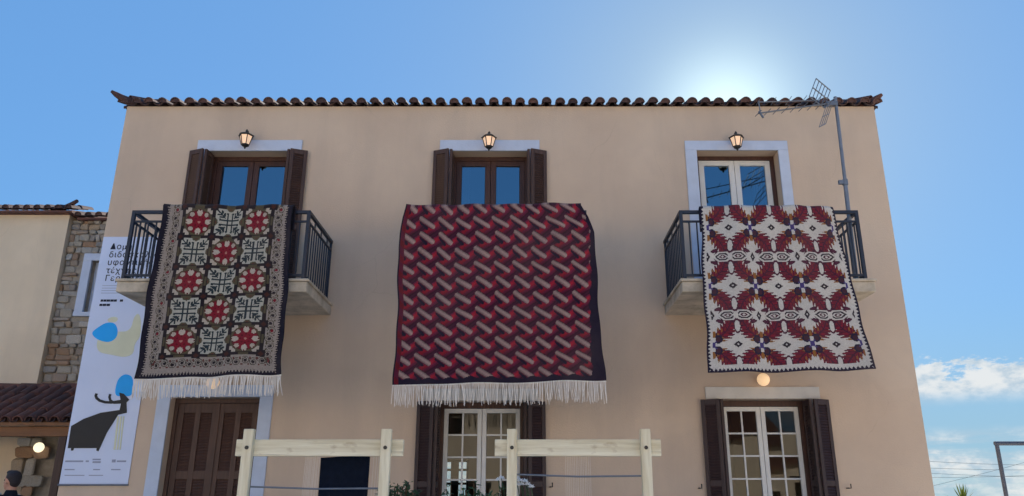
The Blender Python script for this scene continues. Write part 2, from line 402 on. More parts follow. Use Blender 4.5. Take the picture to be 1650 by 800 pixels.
for px_ in (-2.4, 1.9): pm.box((px_-.06, WT+.02, .01), (px_+.06, DEEP-WT-.02, SLAB_TOP-.26)).box((px_-.06, WT+.02, SLAB_TOP), (px_+.06, DEEP-WT-.02, HZ-.26))
pm.box((HX0+WT+.02, 3.2, SLAB_TOP), (HX1-WT-.02, 3.32, HZ-.26))
pm.build('partition', M['interior'], house)
for i, (a, b, c, d) in enumerate(rear):
    wd = MB().box((a, DEEP-.2, c), (a+.05, DEEP-.14, d)).box((b-.05, DEEP-.2, c), (b, DEEP-.14, d)).box((a, DEEP-.199, d-.05), (b, DEEP-.141, d)).box((a, DEEP-.199, c), (b, DEEP-.141, c+.05))
    for zz in (d-.22, d-.52): wd.box((a+.05, DEEP-.19, zz-.025), (b-.05, DEEP-.15, zz+.025))
    wd.box(((a+b)/2-.09, DEEP-.205, c), ((a+b)/2+.09, DEEP-.135, d))
    wd.build('rear_window', M['frame_brown'], house)

# ---- painted surrounds
def surround(o, wl_, wr, wt, mat, sides=True, name='window_surround'):
    a, b, c, d = o; mb = MB()
    mb.box((a-wl_, -.022, d), (b+wr, .01, d+wt))
    if sides:
        mb.box((a-wl_, -.022, c), (a, .01, d-.001)); mb.box((b, -.022, c), (b+wr, .01, d-.001))
    return mb.build(name, mat, house, bevel=.004)
PXU = .0089
for k in ('upl', 'upc'): surround(OP[k], 18*PXU, 16*PXU, Z(227)-OP[k][3], M['trim'])
surround(OP['upr'], 18*PXU, 16*PXU, Z(228)-OP['upr'][3], M['trim'])
surround(OP['door'], 21*.0079, 21*.0079, .15, M['trim'], name='door_surround')
for k in ('loc', 'lor'): surround(OP[k], 21*.0079, 19*.0079, Z(624)-OP['lor'][3], M['trim_low'])

# ---- windows
def sash_window(o, y, rows, cols, fmat, outer, gl, gap_rows=None, of=.055, st=.06, mt=.022, name='window', skip=0):
    """outer frame of of m, then two leaves with stiles; panes are parts of the window"""
    a, b, c, d = o; a += .002; b -= .002; d -= .002; c += .002
    win = MB().box((a, y, c), (a+of, y+.08, d)).box((b-of, y, c), (b, y+.08, d)).box((a+of, y, d-of), (b-of, y+.08, d)).box((a+of, y, c), (b-of, y+.08, c+of)).build(name, outer, house, bevel=.004)
    a += of+.003; b -= of+.003; d -= of+.003; c += of+.003; mid = (a+b)/2
    for s, (p, q) in enumerate(((a, mid-.003), (mid+.003, b))):
        sm = MB().box((p, y+.012, c), (p+st, y+.062, d)).box((q-st, y+.012, c), (q, y+.062, d))
        sm.box((p+st, y+.012, d-st), (q-st, y+.062, d)).box((p+st, y+.012, c), (q-st, y+.062, c+st*1.4))
        ix0, ix1, iz0, iz1 = p+st, q-st, c+st*1.4, d-st
        zs = [iz1 - k*(iz1-iz0)/rows for k in range(rows+1)]
        for k in range(1, rows): sm.box((ix0, y+.02, zs[k]-mt/2), (ix1, y+.054, zs[k]+mt/2))
        for k in range(1, cols):
            xx = ix0+(ix1-ix0)*k/cols; sm.box((xx-mt/2, y+.0215, iz0), (xx+mt/2, y+.0525, iz1))
        sm.build('sash', fmat, win, bevel=.003)
        for i in range(cols):
            for j in range(rows):
                x0, x1 = ix0+(ix1-ix0)*i/cols, ix0+(ix1-ix0)*(i+1)/cols
                t1, t2 = random.uniform(-.003, .003), random.uniform(-.003, .003)
                e = .004
                MB().add([(x0+e, y+.036+t1, zs[j+1]+e), (x1-e, y+.036-t1, zs[j+1]+e), (x1-e, y+.036-t1+t2, zs[j]-e), (x0+e, y+.036+t1+t2, zs[j]-e)], [(0,1,2,3)]).build('pane', gl, win, org=None)
    return win
sash_window(OP['upl'], .19, 1, 1, M['frame_brown'], M['frame_brown'], M['glass_up'], of=.06, st=.075)
sash_window(OP['upc'], .19, 1, 1, M['frame_brown'], M['frame_brown'], M['glass_up'], of=.06, st=.075)
wr_ = sash_window(OP['upr'], .19, 1, 1, M['white_wood'], M['frame_brown'], M['glass_up'], of=.06, st=.075)
sash_window(OP['loc'], .17, 6, 2, M['white_wood'], M['frame_brown'], M['glass'], of=.075, st=.055)
sash_window(OP['lor'], .17, 6, 2, M['white_wood'], M['frame_brown'], M['glass'], of=.075, st=.055)
def curtain(o, x0, x1, y):
    vs, fs = [], []; n = 40
    for i in range(n+1):
        x = x0+(x1-x0)*i/n; yy = y+.02*math.sin(i*1.1)
        vs += [(x, yy, o[2]+.05), (x, yy, o[3]-.08)]
    for i in range(n): fs.append((2*i, 2*i+2, 2*i+3, 2*i+1))
    MB().add(vs, fs).build('curtain', M['curtain'], house, smooth=80)
o = OP['upr']; curtain(o, o[1]-.30, o[1]-.06, .36)
o = OP['upc']; curtain(o, o[0]+.09, o[0]+.25, .36)
o = OP['upl']; curtain(o, o[1]-.16, o[1]-.08, .36)

# ---- shutters (louvred leaves)
def leaf_mesh(h, wd, mat):
    t = .018
    f = MB().box((0,-t,0), (.05,t,h)).box((wd-.05,-t,0), (wd,t,h))
    for zz in (0, h*.46, h-.07): f.box((.05,-t+.001,zz), (wd-.05,t-.001,zz+.07))
    s = MB(); zz = .075
    while zz < h-.08:
        if not (h*.46+.004 < zz+.02 < h*.46+.066):
            s.obox((wd/2, 0, zz+.02), (wd/2-.051, 0, 0), (0, .011, .0185), (0, -.003, .0018))
        zz += .034
    return f.mesh('shutter_leaf', mat), s.mesh('shutter_slats', mat)
LW = .235
def shutters(o, mat, angle_in=3):
    h = o[3]-o[2]-.02
    fm, sm = leaf_mesh(h, LW, mat)
    for side, xj in ((-1, o[0]), (1, o[1])):
        # inner leaf lies along the reveal, outer leaf folds back towards the wall
        p0 = Vector((xj - side*.022, .125, o[2]+.005))
        fold = p0 + Vector((side*.012, -math.sqrt(LW**2-.012**2), 0))
        lat = LW*.93; back = math.sqrt(LW**2-lat**2)
        end = fold + Vector((side*lat, back, 0))
        for q0, q1 in ((p0, fold), (fold+Vector((side*.03, -.012, 0)), end+Vector((side*.03, -.012, 0)))):
            d = q1-q0; ang = math.atan2(d.y, d.x)
            lf = link('shutter', fm, house, q0); lf.rotation_euler.z = ang
            b = lf.modifiers.new('bevel', 'BEVEL'); b.width = .003; b.limit_method = 'ANGLE'
            so_ = bpy.data.objects.new('slats', sm); col.objects.link(so_); so_.parent = lf; ORG[so_.name] = q0; so_['kind'] = 'stuff'
for k in ('upl', 'upc', 'loc', 'lor'): shutters(OP[k], M['shutter' if k[0] == 'u' else 'shutter_low'])
# shutter catches beside the ground-floor windows
for px_, py_ in ((1125, 787), (1364, 787), (886, 785)):
    p = at(px_, py_); MB().tube([(p.x,.01,p.z),(p.x,-.06,p.z),(p.x+.03,-.07,p.z+.0),(p.x+.03,-.07,p.z+.05)], .008, 6).build('shutter_catch', M['black_metal'], house)

# ---- double door with louvred panels
def door():
    a, b, c, d = OP['door']; y = .13
    dr = MB().box((a+.003,y,c),(a+.05,y+.09,d-.003)).box((b-.05,y,c),(b-.003,y+.09,d-.003)).box((a+.05,y,d-.06),(b-.05,y+.09,d-.003)).build('door', M['door'], house, bevel=.004)
    a += .053; b -= .053; d -= .063; mid = (a+b)/2
    for p, q in ((a, mid-.003), (mid+.003, b)):
        f = MB().box((p,y+.015,c),(p+.075,y+.06,d)).box((q-.075,y+.015,c),(q,y+.06,d)).box(((p+q)/2-.035,y+.016,c),((p+q)/2+.035,y+.059,d))
        rails = [(c, c+.22), (c+.95, c+1.07), (c+1.72, c+1.82), (d-.12, d)]
        for z0, z1 in rails: f.box((p+.075,y+.017,z0),((p+q)/2-.035,y+.058,z1)).box(((p+q)/2+.035,y+.017,z0),(q-.075,y+.058,z1))
        f.build('leaf', M['door'], dr, bevel=.003)
        s = MB()
        for x0, x1 in ((p+.076,(p+q)/2-.036), ((p+q)/2+.036,q-.076)):
            for (_, z0), (z1, _) in zip(rails[:-1], rails[1:]):
                zz = z0+.02
                while zz < z1-.01:
                    s.obox(((x0+x1)/2, y+.04, zz), ((x1-x0)/2,0,0), (0,.012,.0195), (0,-.003,.0018)); zz += .036
        s.build('slats', M['door'], dr)['kind'] = 'stuff'
    MB().box((mid-.025,y+.002,c),(mid+.02,y+.0145,d)).build('cover_strip', M['door'], dr)
    MB().tube([(mid+.07,y+.016,1.05),(mid+.07,y-.04,1.05),(mid+.17,y-.045,1.05)], .011, 8).build('handle', M['black_metal'], dr)
door()

# ---- balconies
RY, SY = -1.15, -1.20
def balcony(r0, r1, s0, s1):
    b = MB().box((s0, SY, SLAB_TOP-.16), (s1, .002, SLAB_TOP-.035)).box((s0-.02, SY-.02, SLAB_TOP-.034), (s1+.02, .002, SLAB_TOP)).build('balcony', M['concrete'], house, bevel=.01)
    zt, z2, zb, hr = SLAB_TOP+.855, SLAB_TOP+.735, SLAB_TOP+.055, .016
    def bar(p, q, hw, name):
        p, q = Vector(p), Vector(q); d = (q-p); n = d.normalized()
        u = Vector((0,0,1)) if abs(n.z) < .5 else Vector((1,0,0)); v = n.cross(u)
        return MB().obox((p+q)/2, d/2, u*hw, v*hw).build(name, M['iron'], b, bevel=.002)
    for zz, hw in ((zt, .02), (z2, .012), (zb, .014)):
        bar((r0+.02, RY, zz), (r1-.02, RY, zz), hw, 'rail')
        for xx in (r0, r1): bar((xx, RY+.02, zz), (xx, -.005, zz), hw, 'rail')
    for xx in (r0, r1): 
        bar((xx, RY, SLAB_TOP-.002), (xx, RY, zt+.02), .02, 'post')
        bar((xx, -.03, SLAB_TOP-.002), (xx, -.03, zt-.02), .014, 'post')
    bm = MB().box((-.0075,-.0075,zb+.014-SLAB_TOP), (.0075,.0075,z2-.012-SLAB_TOP)).mesh('baluster', M['iron'])
    st = MB().box((-.009,-.009,z2+.012-SLAB_TOP), (.009,.009,zt-.02-SLAB_TOP)).mesh('spacer', M['iron'])
    n = round((r1-r0)/.095)
    for i in range(1, n):
        x = r0+(r1-r0)*i/n; link('baluster', bm, b, (x, RY, SLAB_TOP))
        if i % 4 == 0: link('spacer', st, b, (x, RY, SLAB_TOP))
    for xx in (r0, r1):
        m = 11
        for i in range(1, m):
            y = RY+(-.03-RY)*i/m; link('baluster', bm, b, (xx, y, SLAB_TOP))
            if i % 3 == 0: link('spacer', st, b, (xx, y, SLAB_TOP))
    return b
balcony(X(218,335,RY), X(499,335,RY), X(188,442,SY)+.02, X(496,442,SY))
balcony(X(655,335,RY), X(942,335,RY), X(645,442,SY), X(948,442,SY))
balcony(X(1096,335,RY), X(1378,335,RY), X(1098,442,SY), X(1411,442,SY)-.02)

# ---- roof with barrel tiles
def barrel(L, r0, r1, t=.014, n=7, up=True, plug=False):
    """half-round tile along +Y, radius r0 at y=0 and r1 at y=L"""
    vs, fs = [], []
    for y, r in ((0, r0), (L, r1)):
        for rr in (r, r-t):
            for k in range(n+1):
                a = math.pi*k/n; vs.append((rr*math.cos(a), y, (1 if up else -1)*rr*math.sin(a)))
    m = n+1
    for k in range(n):
        fs += [(k, k+1, 2*m+k+1, 2*m+k), (m+k+1, m+k, 3*m+k, 3*m+k+1), (k+1, k, m+k, m+k+1), (2*m+k, 2*m+k+1, 3*m+k+1, 3*m+k)]
    fs += [(0, 2*m, 3*m, m), (n, m+n, 3*m+n, 2*m+n)]
    b = MB().add(vs, fs)
    if plug:
        k = [((r0-t*.9)*math.cos(math.pi*i/n), .02, (r0-t*.9)*math.sin(math.pi*i/n)) for i in range(n+1)]
        b.add(k, [tuple(range(n, -1, -1))])
    return b
def tilted(name, L, r0, r1, mat, up=True, plug=False): return barrel(L, r0, r1, up=up, plug=plug).mesh(name, mat, smooth=50)
PITCHR = R(17)
OV = .065
ez = HZ + .012
rx0, rx1, ry0, ry1 = HX0-OV, HX1+OV, -OV, DEEP+OV
rise = math.tan(PITCHR); half = (ry1-ry0)/2
rm = MB()
zz0, zt_ = ez-.03, ez-.03+half*rise
sb = .078; c4 = [(rx0+sb,ry0+sb,zz0),(rx1-sb,ry0+sb,zz0),(rx1-sb,ry1-sb,zz0),(rx0+sb,ry1-sb,zz0)]; rg = [(rx0+half,(ry0+ry1)/2,zt_),(rx1-half,(ry0+ry1)/2,zt_)]
lo4 = [(x,y,z_-.012) for x,y,z_ in c4]
rm.add(c4+rg+lo4, [(0,1,5,4),(1,2,5),(2,3,4,5),(3,0,4),(9,8,7,6),(0,6,7,1),(1,7,8,2),(2,8,9,3),(3,9,6,0)])
roof = rm.build('roof', M['tile_dark'], house)
TP = .1885; NT = round((HX1-HX0+2*OV-.1)/TP); TP = (HX1-HX0+2*OV-.1)/NT
TL = .42
cov = tilted('cover_tile', TL, .074, .064, M['tile_eave'], plug=True); cov_p = tilted('porch_tile', TL, .088, .076, M['tile_dark']); pan = tilted('pan_tile', TL, .085, .078, M['tile_eave'], up=False)
for i in range(NT+1):
    x = rx0+.05+i*TP
    for c in range(2):
        yy = ry0-.045+c*.33
        if c and (x < rx0+.5 or x > rx1-.5): continue
        zz = ez+.012+(yy-ry0)*rise
        t = link('tile', cov, roof, (x+random.uniform(-.006,.006), yy+random.uniform(-.014,.014), zz+.012*c)); t.rotation_euler = (PITCHR+random.uniform(-.03,.03), random.uniform(-.12,.12), random.uniform(-.05,.05)); sc1 = random.uniform(.93, 1.07); t.scale = (sc1, 1, sc1)
    if i < NT:
        t = link('tile', pan, roof, (x+TP/2, ry0+.012+random.uniform(-.008,.008), ez+.068)); t.rotation_euler = (PITCHR, random.uniform(-.03,.03), 0)
# side eave tiles (first course on the two hip ends)
ns = int((ry1-ry0-.1)/TP)
for sgn, xe in ((-1, rx0), (1, rx1)):
    for i in range(1, ns):
        t = link('tile', cov, roof, (xe+sgn*.04, ry0+.05+i*TP, ez+.012)); t.rotation_euler = (PITCHR, 0, sgn*R(90)); 
# rest of the tile field as one corrugated sheet
fm_ = MB()
def field(p0, u, n, rows_fn):
    pass
vs, fs = [], []
nseg = NT*8
for i in range(nseg+1):
    x = rx0+.05+i*TP/8; h = .06*max(0, math.cos(2*math.pi*i/8))
    ytop = ry0+max(.5, min(half, x-rx0, rx1-x)-.02)
    for y in (ry0+.62, max(ytop, ry0+.63)): vs.append((x, y, ez-.02+(y-ry0)*rise+h))
for i in range(nseg): fs.append((2*i, 2*i+2, 2*i+3, 2*i+1))
tag(MB().add(vs, fs).build('tile_field', M['tile'], roof, smooth=80), kind='stuff')
# hip ridge tiles, the first one turned up at each corner
hipm = tilted('hip_tile', .45, .11, .095, M['tile_dark'])
hip_p = math.atan(rise/math.sqrt(2))
for sgn, xe in ((1, rx0), (-1, rx1)):
    d = Vector((sgn, 1, rise)).normalized()
    for k in range(7):
        p = Vector((xe, ry0, ez+.035)) + d*(.12+.38*k)
        t = link('tile', hipm, roof, p); t.rotation_euler = (hip_p, 0, -sgn*R(45))
    # upturned corner tile: curved horn
    hn = MB(); pts, rs = [], []
    base = Vector((xe, ry0, ez+.06)) + d*.55
    tip = Vector((HX0-.15, ry0-.14, HZ+.135)) if sgn > 0 else Vector((HX1+.09, ry0-.05, HZ+.135))
    for j in range(11):
        q = j/10; p = base.lerp(tip, q); p.z -= .10*math.sin(math.pi*q)**1.0*(.6+.4*q); pts.append(p); rs.append(.075*(1-q)**.6+.02)
    hn.tube(pts, rs, 10).build('tile', M['tile_dark'], roof, smooth=60)

# ------------------------------------------------------------------ lanterns and globe lamps
def lantern(p, label):
    t = empty('wall_lantern', p, label, 'lantern', 'lanterns above the balcony doors')
    x, y, z_ = p; cy = -.15
    MB().lathe([(.045,-.012),(.045,.0),(.03,.012)], (0,0,0), 12)
    mb = MB().obox((x, -.008, z_+.02), (.035,0,0), (0,.012,0), (0,0,.06)); mb.build('wall_plate', M['black_metal'], t, bevel=.004)
    MB().tube([(x,-.01,z_+.05),(x,-.05,z_+.13),(x,-.11,z_+.16),(x,cy,z_+.145),(x,cy,z_+.115)], .009, 8).build('arm', M['black_metal'], t, smooth=60)
    MB().lathe([(.105,.055),(.112,.064),(.085,.085),(.05,.105),(.022,.118),(.016,.13),(.02,.14),(.006,.165)], (x,cy,z_), 6).build('cap', M['black_metal'], t)
    MB().lathe([(.052,-.075),(.088,.054)], (x,cy,z_), 6).build('glass', M['lamp_glass'], t)
    ribs = MB()
    for k in range(6):
        a = 2*math.pi*k/6; c, s = math.cos(a), math.sin(a)
        ribs.tube([(x+.054*c, cy+.054*s, z_-.078), (x+.091*c, cy+.091*s, z_+.057)], .007, 5)
    ribs.build('cage', M['black_metal'], t)
    MB().lathe([(.006,-.135),(.016,-.118),(.012,-.105),(.04,-.095),(.058,-.076),(.058,-.07)], (x,cy,z_), 6).build('base', M['black_metal'], t)
for (px_, py_), lb in zip(((396,226), (788,229), (1187,229)),
    ('lit black lantern over the balcony door behind the rosette rug', 'lit black lantern over the balcony door behind the basket-weave rug', 'lit black lantern over the white-framed balcony door without shutters')):
    p = at(px_, py_, -.15); lantern((p.x, 0, p.z), lb)
def globe(p, Yw, r, label, mat, group):
    t = empty('globe_lamp', (p.x, Yw, p.z), label, 'lamp', group)
    MB().lathe([(.05,0),(.05,.03),(.035,.045)], (0,0,0), 12)
    MB().tube([(p.x, Yw, p.z), (p.x, Yw-.05, p.z)], [.05, .042], 14).build('fitting', M['black_metal'], t)
    MB().ball((p.x, Yw-.05-r*.85, p.z), r, 16, 12).build('globe', mat, t, smooth=80)
p = at(1230, 612, -.12); globe(p, 0, .08, 'lit round globe lamp on the wall under the leaf-patterned rug', M['globe'], 'round globe lamps')
p = at(343, 617, -.12); globe(p, 0, .08, 'lit round globe lamp above the brown double door, behind white fringe', M['globe'], 'round globe lamps')

# ------------------------------------------------------------------ rugs
def hexes(*c): return np.array([srgb(*k)[:3] for k in c])
def pat_left(u, v):
    C = hexes((24,24,40),(158,144,134),(34,28,34),(132,22,42),(194,178,162),(76,70,56),(184,178,164),(34,50,56),(100,52,44),(180,116,108),(96,86,64))
    NAVY, BEIGE, GRID, RED, CREAM, OLIVE, CRM2, TEAL, RUST, PINK, OL2 = C
    out = np.tile(BEIGE, (u.size, 1)).reshape(u.shape+(3,))
    def put(m, c): out[m] = c
    gx0, gx1, gy0, gy1 = .17, .855, .005, .875
    cw, ch = (gx1-gx0)/3, (gy1-gy0)/5
    # border scroll motifs
    def scroll(s, d, per):
        k = np.floor(s/per); l = (s/per-k)-.5; sg = np.where(k % 2 == 0, 1, -1)
        r = np.sqrt((l*per)**2+(d-sg*.006)**2); ang = np.arctan2(d-sg*.006, l*per*sg)
        sp = np.abs(((r/.0125 - ang/(2*np.pi)) % 1)-.5) < .2
        return sp & (r < .03), (r < .010), (np.abs(d+sg*.022) < .006) & (np.abs(l) > .28), k
    for side, uc in ((0, .105), (1, .905)):
        sp, dot, bud, k = scroll(v*1.25, (u-uc), .056)
        reg = (np.abs(u-uc) < .05) & (v < .93)
        put(reg & sp, C[5]*.8+BEIGE*.12); put(reg & dot & (k % 4 == 0), RED*.9); put(reg & dot & (k % 4 != 0), GRID*1.6); put(reg & bud, OL2*.8)
    sp, dot, bud, k = scroll(u, (v-.92)*1.25, .056)
    reg = (np.abs(v-.92) < .036) & (u > .09) & (u < .92)
    put(reg & sp, C[5]*.7); put(reg & dot, GRID); put(reg & bud, RUST)
    # grid
    a0, b0 = (u-gx0)/cw, (v-gy0)/ch
    i, j = np.floor(a0).astype(int), np.floor(b0).astype(int)
    inside = (i >= 0) & (i < 3) & (j >= 0) & (j < 5)
    a, b = (a0-i)*2-1, (b0-j)*2-1
    r = np.hypot(a, b); th = np.arctan2(b, a)
    even = (i+j) % 2 == 0
    RO, SN = inside & even, inside & ~even
    put(inside, CRM2)
    # rosettes
    put(RO, OLIVE); aa, bb = np.abs(a), np.abs(b)
    big, sml = np.maximum(aa, bb), np.minimum(aa, bb)
    put(RO & (np.hypot(aa-.76, bb-.76) < .27), CREAM*.95); put(RO & (r < .90), OL2*.85)
    put(RO & (r <= .80), RED*.40+OLIVE*.25); put(RO & (r < .56+.16*np.cos(8*th+np.pi)), RED); put(RO & (r < .50), RED)
    put(RO & (np.hypot((big-.62)/1.25, sml) < .175), CREAM); put(RO & (np.hypot(big-.80, sml) < .05), RED*.5)
    put(RO & (np.hypot((aa-.47), (bb-.47)) < .145), CREAM*.9); put(RO & (np.hypot(aa-.58, bb-.58) < .045), RED*.5)
    put(RO & (np.abs(r-.30) < .04) & (np.cos(8*th) > .2), RED*.5); put(RO & (r < .085), PINK)
    # snowflakes
    put(SN & (big < .60) & (np.abs(sml-.15) < .05), TEAL); put(SN & (np.abs(big-.15) < .05) & (sml < .15), TEAL)
    d1, d2 = (aa+bb)/1.414, (aa-bb)/1.414
    put(SN & (np.abs(d2) < .04) & (d1 > .40) & (d1 < 1.22), TEAL)
    for q in (.62, .84):
        for s in (1, -1):
            e = ((d1-q)*.7+(s*d2-.12)*.7)/.15; f = (-(d1-q)*.7+(s*d2-.12)*.7)/.065
            put(SN & (e*e+f*f < 1), TEAL)
    put(SN & (np.hypot(big-.60, sml-.17) < .075), TEAL)
    put(SN & (np.hypot(big-1.0, sml) < .27), OL2*.8); put(SN & (np.hypot(big-1.0, sml) < .15), RUST)
    # dark grid lines with square knots
    ga, gb = np.abs(a0-np.round(a0)), np.abs(b0-np.round(b0))
    near = (a0 > -.13) & (a0 < 3.13) & (b0 > -.13) & (b0 < 5.10)
    put(near & ((ga < .058) | (gb < .046)), GRID)
    mid = (np.abs((a0 % 1)-.5) < .13) | (np.abs((b0 % 1)-.5) < .13)
    put(near & (ga < .04) & (np.abs((b0 % 1)-.5) < .15), OL2*.8); put(near & (gb < .035) & (np.abs((a0 % 1)-.5) < .15), OL2*.8)
    put(near & (np.maximum(ga, gb) < .13) & (np.minimum(ga, gb) < .12), np.array(GRID)); put(near & (ga+gb < .085), RUST*.5)
    # navy saw-tooth edge
    tooth = lambda s: np.abs(((s*58) % 1)-.5)*2
    e = np.minimum(u, 1-u)
    put(e < .032+.022*tooth(v*1.2), NAVY); put((1-v) < .012+.018*tooth(u*.8), NAVY)
    return out
def pat_mid(u, v):
    NAVY, RED, PUR, BEI, DK = hexes((30,22,44),(156,30,50),(110,30,60),(166,136,130),(66,24,46))
    out = np.tile(NAVY, (u.size, 1)).reshape(u.shape+(3,)).astype(float)
    NC, NR = 10.3, 11.7
    A, B = u*NC+.02, v*NR+.30
    A, B = A+.05*np.sin(B*2.1)+.03*np.sin(A*1.7+B*.6), B+.06*np.sin(A*1.3+.5)
    out[:] = DK
    kx, ky = 1.0, .76
    def rod(x0, y0, x1, y1, hw, cols, fade):
        for di in (-1, 0, 1):
            for dj in (-1, 0, 1):
                fx, fy = (A % 1)+di, (B % 1)+dj
                dx, dy = (x1-x0)*kx, (y1-y0)*ky; L = math.hypot(dx, dy)
                px_, py_ = (fx-x0)*kx, (fy-y0)*ky
                s = (px_*dx+py_*dy)/L; t = (-px_*dy+py_*dx)/L
                d = np.hypot(s-np.clip(s, 0, L), t); m = d < hw
                cc = np.array(cols)[np.floor(np.clip((t/hw+1)/2, 0, .999)*len(cols)).astype(int)]
                f = fade(np.clip(s/L, 0, 1)); out[m] = (cc*f[..., None])[m]
    rod(1.00, .50, .42, 1.02, .265, [DK*.7, PUR*.7, PUR, RED*.85, RED*1.1, RED, PUR, DK*.8], lambda q: .72+.42*np.exp(-((q-.30)/.34)**2))
    rod(.08, .38, .40, .80, .07, [NAVY*.8, NAVY], lambda q: 1+0*q)
    rod(.16, .18, .67, .63, .165, [DK, BEI*.6, BEI*.92, BEI*1.08, BEI, BEI*.8, BEI*.5+PUR*.25, PUR*.7], lambda q: .80+.24*q)
    lm = .010+.0*v; put = lambda m, c: out.__setitem__(m, c)
    put(u > .985-.048*np.clip((v-.05)/.9, 0, 1)-.004*np.sin(v*80), NAVY)
    put(v > .972+.008*np.sin(u*2*np.pi*NC), NAVY)
    left = u < .028
    put(left, PUR*.7); put(left & (np.sin(v*2*np.pi*NR-u*90) > .2), RED*.45); put(u < .008, NAVY)
    return out
def pat_right(u, v):
    CRM, RED, PLUM, OCH, BLK, NAVY, PUR, ROSE = hexes((206,198,190),(132,30,50),(78,32,54),(158,104,52),(44,36,46),(40,36,60),(74,62,120),(196,150,150))
    out = np.tile(CRM, (u.size, 1)).reshape(u.shape+(3,)).astype(float)
    put = lambda m, c: out.__setitem__(m, c)
    A, B = (u-.04)/.925*3, (v-.125)/.355     # eye centres at integer B, A = k+.5
    x = np.abs(A-np.floor(A)-.5); y0 = B-np.round(B); y = np.abs(y0)
    # leafy sprays from each node towards the paired eyes
    inside = (u > .035) & (u < .965) & (v < .955)
    GX, GY = 73.6, 92.0
    def ell(cx, cy, ang, L_, w_):
        dx, dy = (x-cx)*GX, (y-cy)*GY; c, s_ = math.cos(ang), math.sin(ang)
        a, b = dx*c+dy*s_, -dx*s_+dy*c
        return (a/L_)**2+(b/(w_*(1-.30*np.clip(a/L_, -1, 1))))**2
    n0, n1 = np.array((.43, .115)), np.array((.10, .43))
    bx, by = (n1-n0)*np.array((GX, GY)); ba = math.atan2(by, bx)
    BL = math.hypot(bx, by); ux, uy = bx/BL, by/BL
    qx, qy = (x-n0[0])*GX, (y-n0[1])*GY
    sa = qx*ux+qy*uy; pp = -qx*uy+qy*ux                     # along the branch and across it
    q = np.clip(sa/BL, 0, 1); pp = pp-4.0*np.sin(np.pi*q)
    ap = np.abs(pp); ph = ((sa-.85*ap)/6.8+.2) % 1; notch = np.abs(ph-.5)*2
    Wd = np.where(pp > 0, 13.5, 13.0)*(.50+.50*np.sin(np.pi*np.clip(q*.85+.12, 0, 1))**.8)
    lim = Wd*(1.08-.50*notch**1.6)
    lf = inside & (sa-.85*ap > -9) & (sa < BL+5) & (ap < lim)
    put(lf, RED); put(lf & (np.floor((sa-.85*ap)/6.8+.2) % 2 == 0), RED*.78+OCH*.06); put(lf & (notch > .74), PLUM*.85); put(lf & (ap > lim-1.7), PLUM*.9)
    put(lf & (notch < .14) & (ap > 1.5), PLUM*1.15)
    put(lf & (sa < 6.5) & (notch < .55), OCH*.85); put(lf & (pp < -4) & (np.abs(sa-13) < 3) & (notch < .4), OCH*.8)
    put(lf & (sa > BL-4), PLUM)
    for fx_, fy_, an_ in ((.30, .455, 35), (.055, .43, 100), (.36, .40, 15)):
        e = ell(fx_, fy_, R(an_), 6.0, 3.0); put(inside & (e < 1), PLUM*.8); put(inside & (e < .4), PLUM*1.2)
    put(lf & (ap < 1.2), PLUM)
    # buds at the nodes
    bud = np.hypot((x-.405)/1.0, (y-.095)/.85)
    put(inside & (bud < .085), NAVY); put(inside & (bud < .05), BLK*1.1+RED*.15)
    put(inside & (x > .465) & (y < .12), CRM); put(inside & (y < .022) & (x > .32), CRM); put(inside & (np.hypot(x-.5, y) < .045), PUR)
    put(inside & (np.abs((.5-x)-y*.9) < .02) & (y < .07), PUR)
    # white drops above and below each eye
    put(inside & (np.hypot(x/.055, (y-.31)/.095) < 1.35), PLUM); put(inside & (np.hypot(x/.055, (y-.31)/.095) < 1), CRM)
    # paired eyes at the half rows
    hx = np.maximum(np.abs(x-.175)/.15*.75+np.abs(y-.5)/.115*.6, np.abs(y-.5)/.105)
    yy = .5-y
    pe = np.maximum(np.abs(x-.165)/.155*.75+yy/.075*.62, yy/.072)
    put(inside & (pe < 1.18), CRM); put(inside & (pe < .86) & (pe > .60), BLK); put(inside & (pe < .40) & (pe > .18), PLUM); put(inside & (pe < .18), CRM)
    put(inside & (x < .05) & (yy < .03), CRM)
    # eyes in the diamonds
    e1 = np.abs(x)/.095+y/.055; put(inside & (e1 < 1), BLK); put(inside & (e1 < .28), CRM)
    e2 = np.abs(.5-x)/.055+yy/.085; put(inside & (e2 < 1), BLK); put(inside & (e2 < .28), CRM)
    put((u < .035) | (u > .965), CRM)
    t = lambda s, n: np.abs(((s*n) % 1)-.5)*2
    put(np.minimum(u, 1-u) < .008+.016*t(v, 46), NAVY*.8); put((1-v) < .008+.017*t(u, 42), NAVY*.8)
    return out

def edge_pts(pts, t):
    """piecewise-linear pixel edge at parameter t measured by image row"""
    y0, y1 = pts[0][1], pts[-1][1]; y = y0+(y1-y0)*t
    for (xa, ya), (xb, yb) in zip(pts[:-1], pts[1:]):
        if y <= yb+1e-6: return xa+(xb-xa)*(y-ya)/(yb-ya), y
    return pts[-1]
def rug_mat():
    m = Mat('woven_wool', .95, .1)
    at_ = m.n('ShaderNodeAttribute'); at_.attribute_name = 'dye'
    v = m.coord((1,1,1)); n = m.noise(v, 60, 4, .6, .3, .7)
    fad = m.noise(v, 1.6, 4, .55, .3, .7)
    c = m.mix(n, m.mix(1.0, at_.outputs['Color'], (.80,.80,.80,1), 'MULTIPLY'), at_.outputs['Color'])
    m.color(m.mix(m.mul(fad, .16), c, srgb(120, 104, 98)))
    wv = m.n('ShaderNodeTexWave'); wv.inputs['Scale'].default_value = 55; wv.bands_direction = 'Z'; wv.inputs['Distortion'].default_value = .6; m.l(v, wv.inputs[0])
    m.bump(wv.outputs['Fac'], .35, .004); m.b.inputs['Sheen Weight'].default_value = .05
    return m.m
M['rug'] = rug_mat()
